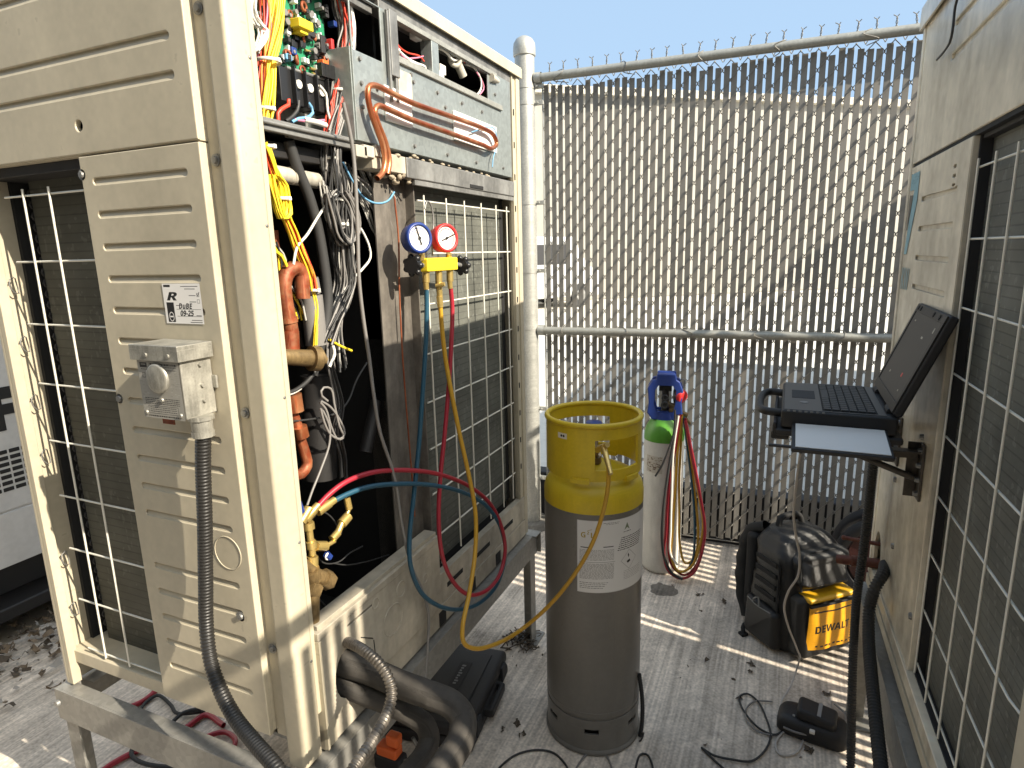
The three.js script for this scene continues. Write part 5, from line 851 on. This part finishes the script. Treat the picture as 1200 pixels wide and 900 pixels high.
  hang([[797, 486], [793, 515], [786, 550], [782, 590], [780, 625], [778, 650], [784, 670], [798, 678], [812, 672], [822, 650], [826, 620], [822, 590], [814, 550], [807, 515], [803, 492]], M.hoseRed, 'red hose hanging in a loop from the nitrogen regulator', 0.0058, 0.006);
  hang([[799, 487], [794, 530], [791, 580], [788, 625], [787, 655], [796, 670], [810, 664], [820, 640], [824, 615], [818, 575], [810, 535], [803, 492]], M.hoseYellow, 'yellow hose hanging in a loop from the nitrogen regulator', 0.0055);
  hang([[793, 486], [790, 510], [782, 560], [777, 600], [776, 635], [779, 655], [788, 672], [800, 679]], M.rubber, 'black hose hanging close beside the white cylinder', 0.006, 0.02);
  hang([[801, 488], [805, 520], [810, 560], [813, 590], [814, 630], [812, 655], [806, 668]], M.hoseBlue, 'dark blue hose hanging inside the hose loops', 0.005, -0.012);
  hang([[791, 480], [790, 505], [784, 525], [776, 545], [768, 558]], M.rubber, 'thin black strap across the upper white cylinder', 0.004, 0.075);
  hang([[798, 486], [792, 520], [787, 560], [784, 600], [783, 640], [788, 664], [802, 674], [816, 662], [824, 630], [823, 600], [817, 560], [809, 520], [803, 490]], M.hoseRed, 'second red hose loop just inside the outer red one', 0.005, -0.008);
  hang([[799, 486], [798, 520], [796, 560], [796, 600], [797, 640], [803, 660], [813, 655], [818, 630], [815, 585], [809, 540], [804, 495]], M.hoseYellow, 'second yellow hose loop inside the other hose loops', 0.005, -0.016);
  hang([[795, 487], [789, 530], [787, 580], [786, 620], [786, 650], [794, 662]], M.wWhite, 'white hose hanging in front of the white cylinder', 0.0045, 0.018);
}

// ---------------------------------------------------------------- receptacle box and its conduit on the end panel
{
  const z1 = -0.781, x0 = -1.135, x1 = -1.015, y0 = 1.306, y1 = 1.440;
  const b = thing('receptacle_box', 'weathered aluminium receptacle box with round cover on the cream end panel', 'electrical box', [(x0 + x1) / 2, y0, ZE]);
  part(b, 'housing', [box(x0 + 0.003, x1 - 0.003, y0, y1, ZE + 0.002, z1 - 0.002, 0.003)], M.box);
  part(b, 'lid', [box(x0 - 0.006, x1 + 0.006, y1 - 0.002, y1 + 0.008, ZE + 0.002, z1 + 0.007, 0.002), box(x0 - 0.006, x1 + 0.006, y1 - 0.022, y1, z1 + 0.004, z1 + 0.007, 0.001), box(x1 + 0.0035, x1 + 0.006, y1 - 0.022, y1, ZE + 0.003, z1 + 0.004, 0.001)], M.box);
  part(b, 'mounting_ear', [box(x1 - 0.004, x1 + 0.008, y0 + 0.05, y0 + 0.075, ZE + 0.001, ZE + 0.006, 0.001)], M.box);
  const [g, m] = flat(x1 - x0 - 0.008, y1 - y0 - 0.022, print(512, 512, (c, w, h) => {
    c.fillStyle = '#96938b'; c.fillRect(0, 0, w, h); for (let i = 0; i < 300; i++) { c.fillStyle = rnd() > 0.5 ? 'rgba(70,66,60,0.12)' : 'rgba(230,225,215,0.14)'; c.fillRect(rnd() * w, rnd() * h, 3 + rnd() * 40, 2 + rnd() * 8); }
    const ln = (x, y, l, k, s = '#2b2926') => { c.fillStyle = s; let q = 0; while (q < l) { const a = 6 + rnd() * 22; c.fillRect(x + q, y, Math.min(a, l - q), k); q += a + 5; } };
    c.fillStyle = '#24211f'; c.fillRect(30, 18, 90, 44); c.fillStyle = '#96938b'; c.fillRect(46, 30, 58, 8); ln(160, 22, 320, 16); ln(160, 48, 320, 6); ln(40, 74, 430, 6);
    for (let i = 0; i < 4; i++) ln(40, 330 + i * 16, 430, 7); c.strokeStyle = '#3a3733'; c.lineWidth = 4; c.strokeRect(70, 400, 370, 70); for (let i = 0; i < 3; i++) ln(90, 412 + i * 18, 330, 6); ln(60, 486, 390, 12);
    c.strokeRect(50, 110, 34, 40); c.strokeRect(96, 110, 34, 40);
  }), 0.5);
  g.translate((x0 + x1) / 2, (y0 + y1) / 2 - 0.012, z1 + 0.0008); part(b, 'face_plate', [g], m);
  part(b, 'round_cover', [lathe([[0, 0.006], [0.024, 0.005], [0.0285, 0.002], [0.0285, -0.003]], V(0, 0, 0), 40).rotateX(Math.PI / 2).translate((x0 + x1) / 2 - 0.002, y0 + 0.078, z1 + 0.003)], M.box);
  for (const [x, y] of [[x0 + 0.012, y0 + 0.009], [x1 - 0.014, y0 + 0.009], [(x0 + x1) / 2, y0 + 0.036], [x0 + 0.04, y1 - 0.011], [x1 - 0.02, y1 - 0.011]]) part(b, 'screw', [cyl(V(x, y, z1), V(x, y, z1 + (y > y1 - 0.02 ? 0.0095 : 0.004)), 0.005, 0.004, 12)], M.box);
  for (const y of [y0 + 0.03, y0 + 0.06, y0 + 0.1]) part(b, 'screw', [cyl(V(x1 - 0.003, y, ZE + 0.03), V(x1 + 0.002, y, ZE + 0.03), 0.004, 0.0035, 10)], M.box);
  part(b, 'red_tag', [box(-1.108, -1.075, y0 - 0.018, y0, z1 - 0.02, z1 - 0.017, 0.001)], M.copperOld);
  const e = at(236, 492, 'z', -0.815);
  part(b, 'connector', [cyl(V(e.x, y0 - 0.006, -0.815), V(e.x, y0 + 0.002, -0.815), 0.024, 0.024, 8), cyl(V(e.x, y0 - 0.03, -0.815), V(e.x, y0 - 0.006, -0.815), 0.019, 0.02, 24), cyl(V(e.x, y0 - 0.04, -0.815), V(e.x, y0 - 0.028, -0.815), 0.021, 0.021, 8)], M.box);
  solo('flexible_conduit', [sweep([V(e.x, y0 - 0.036, -0.815), ...[[238, 545, -0.818], [240, 610, -0.82], [241, 680, -0.82], [242, 735, -0.812], [247, 775, -0.795], [258, 808, -0.78], [276, 842, -0.76], [300, 872, -0.735], [325, 902, -0.71], [345, 940, -0.69]].map(([x, y, z]) => at(x, y, 'z', z))], ribs(0.0152, 0.0024, 0.0075), 14, 0.0018)], mat(C(0.018, 0.017, 0.016), 0.42), 'black ribbed conduit running down from the receptacle box', 'conduit');
}
// ---------------------------------------------------------------- insulated pipes and metal conduit leaving the base of the open unit
{
  const X = (l) => l.map(([x, y, v]) => at(x, y, 'x', v));
  solo('insulated_pipe', [sweep([V(-1.02, 0.672, -1.022), V(-0.93, 0.66, -1.022)].concat(X([[435, 787, -0.86], [470, 802, -0.78], [505, 815, -0.70], [530, 826, -0.65], [542, 842, -0.62], [540, 866, -0.605], [524, 893, -0.60], [500, 930, -0.60], [470, 975, -0.60]])), (s) => 0.031 - 0.0012 * Math.exp(-((s - 0.33) ** 2) / 0.00006), 22, 0.004)], M.foam, 'dark foam insulated pipe, upper of the pair leaving the open unit', 'pipe');
  solo('insulated_pipe', [sweep([V(-1.02, 0.612, -1.012), V(-0.93, 0.606, -1.012)].concat(X([[430, 815, -0.87], [458, 826, -0.81], [482, 838, -0.765], [498, 850, -0.735], [503, 866, -0.72], [496, 885, -0.715], [476, 910, -0.71], [450, 945, -0.71]])), (s) => 0.025, 20, 0.004)], M.foam, 'dark foam insulated pipe, lower and thinner of the pair leaving the open unit', 'pipe');
  solo('flexible_conduit', [sweep(X([[398, 753, -0.93], [408, 753, -0.885], [426, 762, -0.815], [443, 776, -0.765], [454, 792, -0.735], [459, 810, -0.72], [456, 830, -0.71], [447, 850, -0.70], [434, 872, -0.695], [418, 895, -0.69], [402, 920, -0.69], [385, 955, -0.69]]), ribs(0.0125, 0.0032, 0.0088), 14, 0.0016)], wear(mat(C(0.26, 0.24, 0.22), 0.4, 0.6), T.grime, 0.08), 'ribbed metal conduit arching over the insulated pipes', 'conduit');
}
// ---------------------------------------------------------------- tool case half under the unit
{
  const t = thing('tool_case', 'flat black plastic tool case lying under the open unit', 'case', [-1.045, 0, -1.70], { local: true, turn: 7.5 * R });
  const w = 0.17, d = 0.215, h = 0.1;
  part(t, 'lower_shell', [box(-w, w, 0.0, h * 0.5, -d, d, 0.018)], M.plastic);
  part(t, 'upper_shell', [box(-w, w - 0.004, h * 0.52, h, -d, d, 0.018), box(-w + 0.05, w - 0.05, h, h + 0.003, -d + 0.05, d - 0.05, 0.0015)], M.plastic);
  part(t, 'handle', [box(w - 0.002, w + 0.022, h * 0.35, h * 0.66, -0.075, -0.06, 0.004), box(w - 0.002, w + 0.022, h * 0.35, h * 0.66, 0.06, 0.075, 0.004), box(w + 0.012, w + 0.03, h * 0.33, h * 0.68, -0.072, 0.072, 0.007)], M.plastic);
  for (const z of [-0.14, 0.14]) part(t, 'latch', [box(w - 0.006, w + 0.006, h * 0.25, h * 0.85, z - 0.022, z + 0.022, 0.003)], M.dark);
  part(t, 'name_plate', [box(0.02, 0.065, h + 0.002, h + 0.0045, -0.1, 0.05, 0.001)], M.dark);
  const marks = []; for (let i = 0; i < 8; i++) marks.push(box(0.034, 0.048 - (i % 3) * 0.003, h + 0.0045, h + 0.0052, -0.08 + i * 0.014, -0.072 + i * 0.014, 0));
  part(t, 'raised_mark', marks, mat(C(0.2, 0.2, 0.2), 0.5));
}
{ // small orange tool
  const q = at(462, 880, 'y', 0.0), t = thing('hand_tool', 'small orange and black tool on the ground behind the insulated pipes', 'tool', [q.x + 0.03, 0, q.z + 0.06]), bx = q.x + 0.03, bz = q.z + 0.06;
  part(t, 'body', [box(bx - 0.05, bx + 0.05, 0.0, 0.055, bz - 0.025, bz + 0.025, 0.01)], M.dark);
  part(t, 'cover', [box(bx - 0.04, bx + 0.035, 0.05, 0.085, bz - 0.022, bz + 0.022, 0.008)], M.orange);
  part(t, 'lever', [box(bx - 0.005, bx + 0.04, 0.09, 0.13, bz - 0.018, bz + 0.016, 0.008), cyl(V(bx + 0.02, 0.07, bz), V(bx + 0.02, 0.1, bz), 0.008, 0.008, 10)], M.orange);
  part(t, 'jaw', [tube([V(bx + 0.045, 0.04, bz), V(bx + 0.08, 0.05, bz - 0.01), V(bx + 0.1, 0.09, bz - 0.01), V(bx + 0.09, 0.14, bz)], 0.006, 8)], M.steel);
}
// ---------------------------------------------------------------- backpack
{
  const t = thing('backpack', 'black tool backpack with yellow front pocket standing before the fence', 'backpack', [0.105, 0, -2.59], { local: true, turn: 42 * R });
  t.scale.set(1.06, 1, 1.22);
  M.pack = mat(C(0.01, 0.01, 0.01), 0.33); M.pack.bumpMap = T.weave; M.pack.bumpScale = 0.0008; M.pack.userData.s = 0.06;
  M.strap = mat(C(0.008, 0.008, 0.008), 0.8);
  M.packYellow = wear(mat(C(0.74, 0.42, 0.015), 0.45), T.dirt, 0.3);
  const wr = (g, a, s = 9) => { const p = g.attributes.position; for (let i = 0; i < p.count; i++) { const x = p.getX(i), y = p.getY(i), z = p.getZ(i), n = Math.sin(x * s * 4 + y * 31) * Math.sin(y * s * 5 - x * 13 + z * 17) + 0.6 * Math.sin(z * s * 6 + y * s * 3); p.setXYZ(i, x * (1 + a * n * 2), y + a * n * 0.1, z * (1 + a * n * 2.4)); } g.computeVertexNormals(); return g; };
  const ring = (y, w, d, cz = 0, e = 4) => ({ y, w, d, cz, e });
  part(t, 'body', [wr(loft([ring(0.004, 0.2, 0.14), ring(0.012, 0.25, 0.18), ring(0.04, 0.275, 0.2), ring(0.1, 0.285, 0.21), ring(0.2, 0.285, 0.205), ring(0.3, 0.28, 0.195), ring(0.37, 0.275, 0.185, -0.005), ring(0.42, 0.262, 0.17, -0.01), ring(0.455, 0.235, 0.145, -0.015), ring(0.478, 0.185, 0.11, -0.02), ring(0.488, 0.1, 0.06, -0.02)].flatMap((r, i, a) => i < a.length - 1 ? [r, ...[0.33, 0.66].map((k) => ({ y: r.y + (a[i + 1].y - r.y) * k, w: r.w + (a[i + 1].w - r.w) * k, d: r.d + (a[i + 1].d - r.d) * k, cz: r.cz + (a[i + 1].cz - r.cz) * k, e: 4 }))] : [r]), 72), 0.018)], M.pack);
  // upper front pocket: bulges forward
  part(t, 'upper_pocket', [wr(new RoundedBoxGeometry(0.225, 0.15, 0.09, 10, 0.04).translate(0.008, 0.365, 0.078), 0.035, 16)], M.pack);
  part(t, 'lower_pocket', [wr(new RoundedBoxGeometry(0.25, 0.265, 0.11, 8, 0.03).translate(0.01, 0.15, 0.085), 0.012, 8)], M.pack);
  const face = new THREE.PlaneGeometry(0.215, 0.19, 24, 24); { const p = face.attributes.position; for (let i = 0; i < p.count; i++) { const x = p.getX(i), y = p.getY(i); p.setZ(i, -1.6 * x * x * x * x * 60 - 0.2 * y * y + 0.0018 * Math.sin(x * 60 + y * 25)); } face.computeVertexNormals(); }
  const mp = print(768, 672, (c, w, h) => {
    c.fillStyle = '#d99a12'; c.fillRect(0, 0, w, h); for (let i = 0; i < 500; i++) { c.fillStyle = rnd() > 0.5 ? 'rgba(120,70,0,0.05)' : 'rgba(255,220,120,0.05)'; c.fillRect(rnd() * w, rnd() * h, 10 + rnd() * 60, 3 + rnd() * 16); }
    c.fillStyle = '#15120e'; c.font = '900 128px sans-serif'; c.save(); c.translate(75, 410); c.scale(1.12, 1.15); c.fillText('DEWALT', 0, 0); c.restore();
    c.font = '900 40px sans-serif'; for (let i = 0; i < 9; i++) c.fillRect(110 + i * 68, 600 + (i % 2) * 6, 30 + (i % 3) * 12, 26);
    c.fillRect(60, 90, 650, 22); c.fillStyle = '#7a5410'; c.fillRect(0, 0, w, 10);
  });
  part(t, 'yellow_pocket', [face.translate(0.014, 0.165, 0.1575), box(-0.085, 0.115, 0.065, 0.25, 0.1, 0.1525, 0.024)], new THREE.MeshStandardMaterial({ map: mp, roughness: 0.45, side: THREE.DoubleSide }));
  part(t, 'pocket_flap', [box(-0.092, 0.118, 0.262, 0.284, 0.06, 0.147, 0.009)], M.packYellow);
  part(t, 'zip', [tube([V(-0.095, 0.257, 0.15), V(-0.04, 0.26, 0.155), V(0.04, 0.26, 0.155), V(0.12, 0.257, 0.15)], 0.0045, 8)], M.strap);
  part(t, 'zip', [tube([V(-0.1, 0.3, 0.112), V(-0.104, 0.36, 0.108), V(-0.08, 0.425, 0.092), V(0.008, 0.438, 0.09), V(0.095, 0.425, 0.092), V(0.122, 0.36, 0.108)], 0.004, 8)], M.strap);
  part(t, 'zip', [tube([V(-0.142, 0.08, 0.06), V(-0.143, 0.25, 0.055), V(-0.136, 0.37, 0.05), V(-0.11, 0.445, 0.03), V(0, 0.476, 0.02), V(0.11, 0.445, 0.03), V(0.137, 0.36, 0.05)], 0.004, 8)], M.strap);
  part(t, 'carry_handle', [tube([V(-0.055, 0.478, -0.045), V(-0.045, 0.51, -0.05), V(0, 0.522, -0.05), V(0.045, 0.51, -0.05), V(0.055, 0.478, -0.045)], 0.011, 10)], M.strap);
  // webbing and side pocket on the left side
  for (let i = 0; i < 4; i++) part(t, 'webbing', [box(-0.149, -0.143, 0.22 + i * 0.048, 0.24 + i * 0.048, -0.05, 0.045, 0.002)], M.strap);
  part(t, 'side_pocket', [wr(new RoundedBoxGeometry(0.05, 0.17, 0.15, 6, 0.022).translate(-0.14, 0.1, -0.005), 0.015)], M.pack);
  part(t, 'pocket_cord', [tube([V(-0.166, 0.18, -0.06), V(-0.172, 0.175, -0.01), V(-0.166, 0.178, 0.05)], 0.0022, 6), tube([V(-0.168, 0.18, -0.03), V(-0.175, 0.2, -0.02), V(-0.172, 0.215, -0.005), V(-0.17, 0.18, 0.0)], 0.003, 6)], mat(C(0.2, 0.2, 0.19), 0.6));
  for (const s of [-1, 1]) part(t, 'shoulder_strap', [wr(sweep([V(s * 0.07, 0.46, -0.085), V(s * 0.085, 0.43, -0.13), V(s * 0.095, 0.33, -0.155), V(s * 0.1, 0.2, -0.155), V(s * 0.105, 0.1, -0.14), V(s * 0.11, 0.04, -0.11)], (q, L) => 0.03 - 0.012 * Math.abs(q / L - 0.45), 12, 0.01), 0.01)], M.strap);
  part(t, 'back_pad', [new RoundedBoxGeometry(0.25, 0.4, 0.05, 4, 0.022).translate(0, 0.23, -0.11)], M.strap);
  part(t, 'bottom_strap', [tube([V(-0.13, 0.05, -0.07), V(-0.165, 0.03, -0.075), V(-0.175, 0.006, -0.06)], 0.008, 8), box(-0.19, -0.16, 0.0, 0.012, -0.075, -0.05, 0.003)], M.strap);
  part(t, 'buckle', [box(0.11, 0.13, 0.24, 0.27, 0.1, 0.115, 0.004)], M.blackGloss);
  part(t, 'wire_hook', [tube([V(0.125, 0.275, 0.1), V(0.135, 0.25, 0.11), V(0.13, 0.23, 0.125), V(0.145, 0.215, 0.12)], 0.0025, 6)], M.link);
}
{ // reel behind it
  const cx = 0.47, cy = 0.215, cz = -3.02, t = thing('hose_reel', 'dark round reel with dull red face behind the backpack', 'reel', [cx, 0, cz]);
  part(t, 'rim', [new THREE.TorusGeometry(0.185, 0.026, 12, 48).translate(cx, cy, cz + 0.05), new THREE.TorusGeometry(0.185, 0.026, 12, 48).translate(cx, cy, cz - 0.08)], M.dark);
  part(t, 'drum', [cyl(V(cx, cy, cz - 0.08), V(cx, cy, cz + 0.045), 0.15, 0.15, 36)], mat(C(0.05, 0.01, 0.009), 0.5));
  part(t, 'hub', [cyl(V(cx, cy, cz + 0.04), V(cx, cy, cz + 0.07), 0.045, 0.04, 24)], M.dark);
  part(t, 'grip', [tube([V(cx - 0.08, cy + 0.19, cz), V(cx - 0.06, cy + 0.245, cz), V(cx + 0.02, cy + 0.255, cz), V(cx + 0.07, cy + 0.2, cz)], 0.012, 8)], M.dark);
  part(t, 'frame_foot', [box(cx - 0.15, cx + 0.15, 0, 0.02, cz - 0.1, cz + 0.08, 0.006)], M.dark);
}
// ---------------------------------------------------------------- charger and cables on the ground
{
  const t = thing('battery_charger', 'black battery charger with grey strip on the ground before the right unit', 'charger', [0.165, 0, -2.035], { local: true, turn: -8 * R });
  part(t, 'base', [loft([{ y: 0, w: 0.2, d: 0.105, e: 5 }, { y: 0.012, w: 0.215, d: 0.12, e: 5 }, { y: 0.04, w: 0.215, d: 0.12, e: 5 }, { y: 0.058, w: 0.195, d: 0.105, e: 4 }, { y: 0.064, w: 0.15, d: 0.07, e: 4 }], 48)], M.plastic);
  part(t, 'battery_bay', [new RoundedBoxGeometry(0.12, 0.04, 0.085, 4, 0.014).rotateZ(-0.12).translate(0.01, 0.075, 0.0)], M.plastic);
  part(t, 'label_strip', [new RoundedBoxGeometry(0.012, 0.002, 0.07, 1, 0.0008).rotateZ(-0.12).translate(0.018, 0.0955, 0)], mat(C(0.24, 0.24, 0.24), 0.4));
  part(t, 'plug', [box(-0.004, 0.012, 0.045, 0.055, 0.05, 0.066, 0.002)], M.wWhite);
  for (const x of [-0.06, -0.045]) part(t, 'indicator', [box(x, x + 0.008, 0.062, 0.066, 0.025, 0.034, 0.001)], M.steel);
}
solo('usb_cable', [tube([[938, 531, 'z', -1.6], [934, 560, 'z', -1.62], [930, 600, 'z', -1.66], [933, 630, 'z', -1.70], [937, 650, 'z', -1.74], [935, 675, 'z', -1.78], [924, 693, 'z', -1.82], [919, 712, 'z', -1.86], [924, 735, 'z', -1.9], [933, 758, 'z', -1.95], [935, 780, 'y', 0.09], [926, 805, 'y', 0.03], [916, 822, 'y', 0.006], [920, 838, 'y', 0.006], [935, 850, 'y', 0.006], [941, 868, 'y', 0.006], [930, 884, 'y', 0.006], [914, 884, 'y', 0.006], [909, 872, 'y', 0.006], [918, 858, 'y', 0.008], [934, 850, 'y', 0.02], [945, 842, 'y', 0.05]].map(([x, y, a, v]) => at(x, y, a, v)), 0.0032, 8, 0.01)], mat(C(0.42, 0.39, 0.36), 0.5), 'thin grey cable hanging from the laptop tray to the charger', 'cable');
solo('power_cord', [tube(P('y', 0.008, [[822, 876], [836, 885], [858, 890], [880, 892], [896, 880], [903, 862], [898, 842], [888, 822], [876, 813], [867, 816], [868, 826], [878, 842], [892, 855], [908, 861], [922, 852]]), 0.0036, 8, 0.01), tube(P('y', 0.006, [[822, 876], [836, 890], [850, 903], [862, 920]]), 0.0036, 8, 0.01)], M.rubber, 'thin black cord in a loose loop left of the charger', 'cord');
solo('power_cord', [tube(P('y', 0.008, [[905, 862], [888, 857], [876, 846], [874, 832], [884, 822], [905, 822]]), 0.003, 8, 0.01), tube(P('y', 0.03, [[918, 852], [932, 858], [955, 862], [978, 858], [990, 848], [990, 836], [978, 825]]), 0.0036, 8, 0.01)], M.wGrey, 'grey cord coiled around the charger', 'cord');
solo('power_cord', [tube(P('y', 0.006, [[575, 912], [590, 895], [606, 884], [628, 879], [648, 882], [662, 895], [670, 912]]), 0.0034, 8, 0.01)], M.rubber, 'black cord arching on the ground left of the grey cylinder foot', 'cord');
solo('power_cord', [tube(P('y', 0.006, [[668, 915], [678, 896], [690, 882], [702, 880], [712, 888], [720, 912]]), 0.0034, 8, 0.01)], M.wGrey, 'grey cord arching just in front of the cylinder foot', 'cord');
solo('power_cord', [tube(P('y', 0.006, [[744, 915], [746, 895], [751, 884], [758, 884], [764, 895], [766, 915]]), 0.0034, 8, 0.01)], M.rubber, 'short black cord loop right of the cylinder foot', 'cord');
// jumper leads under the left unit
solo('jumper_cable', [tube(P('y', 0.012, [[118, 820], [128, 830], [150, 829], [170, 820], [184, 808]]), 0.0095, 10)], M.hoseRed, 'thick red lead curving below the end grille', 'cable');
solo('jumper_cable', [tube(P('y', 0.012, [[108, 912], [135, 893], [165, 878], [195, 868], [222, 850], [240, 838], [262, 850]]), 0.0095, 10)], M.hoseRed, 'thick red lead running under the front stand rail', 'cable');
solo('jumper_cable', [tube(P('y', 0.03, [[205, 900], [170, 895], [155, 886], [156, 876], [172, 866], [190, 858], [214, 836], [236, 830]]), 0.007, 10)], M.rubber, 'black lead looped over the red lead under the stand', 'cable');
solo('jumper_cable', [tube(P('y', 0.015, [[190, 905], [210, 882], [236, 866], [262, 858], [276, 868], [268, 885]]), 0.0085, 10)], M.hoseRed, 'thick red lead nearest the front under the conduit', 'cable');
solo('jumper_cable', [tube(P('y', 0.012, [[160, 838], [172, 822], [184, 815], [200, 826], [208, 836], [240, 834]]), 0.006, 10)], M.rubber, 'thin black lead beside the red lead at the back of the stand', 'cable');
solo('jumper_cable', [tube(P('y', 0.02, [[150, 862], [146, 864]]), 0.02, 8)], M.hoseRed, 'red clamp end alone on the concrete under the stand', 'clamp');
// ---------------------------------------------------------------- litter and specks
{
  const flake = (x, y, z, s) => { const g = new THREE.PlaneGeometry(s, s * rr(0.25, 0.7), 4, 2), p = g.attributes.position, k = rr(-3, 3) / s, b = rr(-2, 2) / s; for (let i = 0; i < p.count; i++) p.setZ(i, k * p.getX(i) ** 2 * 0.5 + b * p.getX(i) * p.getY(i) + rr(-0.1, 0.1) * s); g.computeVertexNormals(); return g.rotateX(-Math.PI / 2 + rr(-0.9, 0.9)).rotateY(rr(0, 6.3)).translate(x, y, z); };
  const c = at(30, 790, 'y', 0), A = [], B = [], D = [];
  for (let i = 0; i < 480; i++) { const a = rr(-1, 1), b = (rnd() + rnd() + rnd() - 1.5) * 0.18; (i % 5 ? i % 2 ? A : D : B).push(flake(c.x + a * 0.12 + b * 1.5 - 0.12, rr(0.004, 0.07) * (1 - Math.abs(b) * 3) + 0.004, c.z - a * 0.5 + b - 0.15, rr(0.012, 0.05))); }
  const lt = mat(C(0.2, 0.15, 0.1), 0.95), pale = mat(C(0.36, 0.33, 0.29), 0.8), dk = mat(C(0.09, 0.07, 0.05), 0.95);
  const t = thing('leaf_litter', 'heap of dry leaves and pale scraps by the left machine', 'leaf litter', [c.x, 0, c.z]);
  part(t, 'leaves', A, lt).userData.kind = 'stuff'; part(t, 'pale_scraps', B, pale).userData.kind = 'stuff'; part(t, 'dark_leaves', D, dk).userData.kind = 'stuff'; t.userData.kind = 'stuff';
  const tw = []; const q = at(610, 752, 'y', 0); for (let i = 0; i < 50; i++) { const p = V(q.x + rr(-0.05, 0.06), 0.004, q.z + rr(-0.05, 0.07)); tw.push(tube([p, p.clone().add(V(rr(-0.03, 0.03), rr(0, 0.02), rr(-0.03, 0.03))), p.clone().add(V(rr(-0.05, 0.05), rr(0, 0.03), rr(-0.05, 0.05)))], rr(0.0015, 0.003), 5)); }
  for (let i = 0; i < 20; i++) tw.push(flake(q.x + rr(-0.06, 0.06), rr(0.004, 0.02), q.z + rr(-0.06, 0.06), rr(0.01, 0.025)));
  const d1 = solo('debris', tw, dk, 'dark twigs and leaf bits at the far stand leg', 'debris'); d1.userData.kind = 'stuff';
  const sp = []; for (let i = 0; i < 90; i++) sp.push(flake(rr(-1.0, 0.3), 0.004, rr(-3.1, -1.1), rr(0.004, 0.014) * (rnd() < 0.12 ? 2 : 1)));
  for (const [x, y, s] of [[605, 847, 0.02], [612, 862, 0.014], [590, 855, 0.012], [880, 777, 0.022], [878, 787, 0.012], [847, 705, 0.02], [970, 812, 0.02], [820, 697, 0.02], [575, 690, 0.02], [950, 880, 0.025]]) { const p = at(x, y, 'y', 0.004); for (let i = 0; i < 4; i++) sp.push(flake(p.x + rr(-0.012, 0.012), 0.005, p.z + rr(-0.012, 0.012), s)); }
  const d2 = solo('debris', sp, dk, 'small dark specks scattered over the concrete', 'debris'); d2.userData.kind = 'stuff';
}

// things of one kind share a group
const groups = { charging_hose: 'hoses of the gauge manifold', hanging_hose: 'hoses hanging on the nitrogen regulator', flexible_conduit: 'ribbed conduits in the yard', power_cord: 'cords lying on the concrete', jumper_cable: 'leads under the open unit', insulated_pipe: 'insulated pipes leaving the open unit', refrigerant_pipe: 'pipe stubs at the right unit', equipment_stand: 'steel stands under the outdoor units', outdoor_unit: 'outdoor units facing each other' };
for (const o of scene.children) { const g = groups[o.name.replace(/_\d+$/, '')]; if (g && o.userData.label) o.userData.group = g; }
renderer.render(scene, camera);
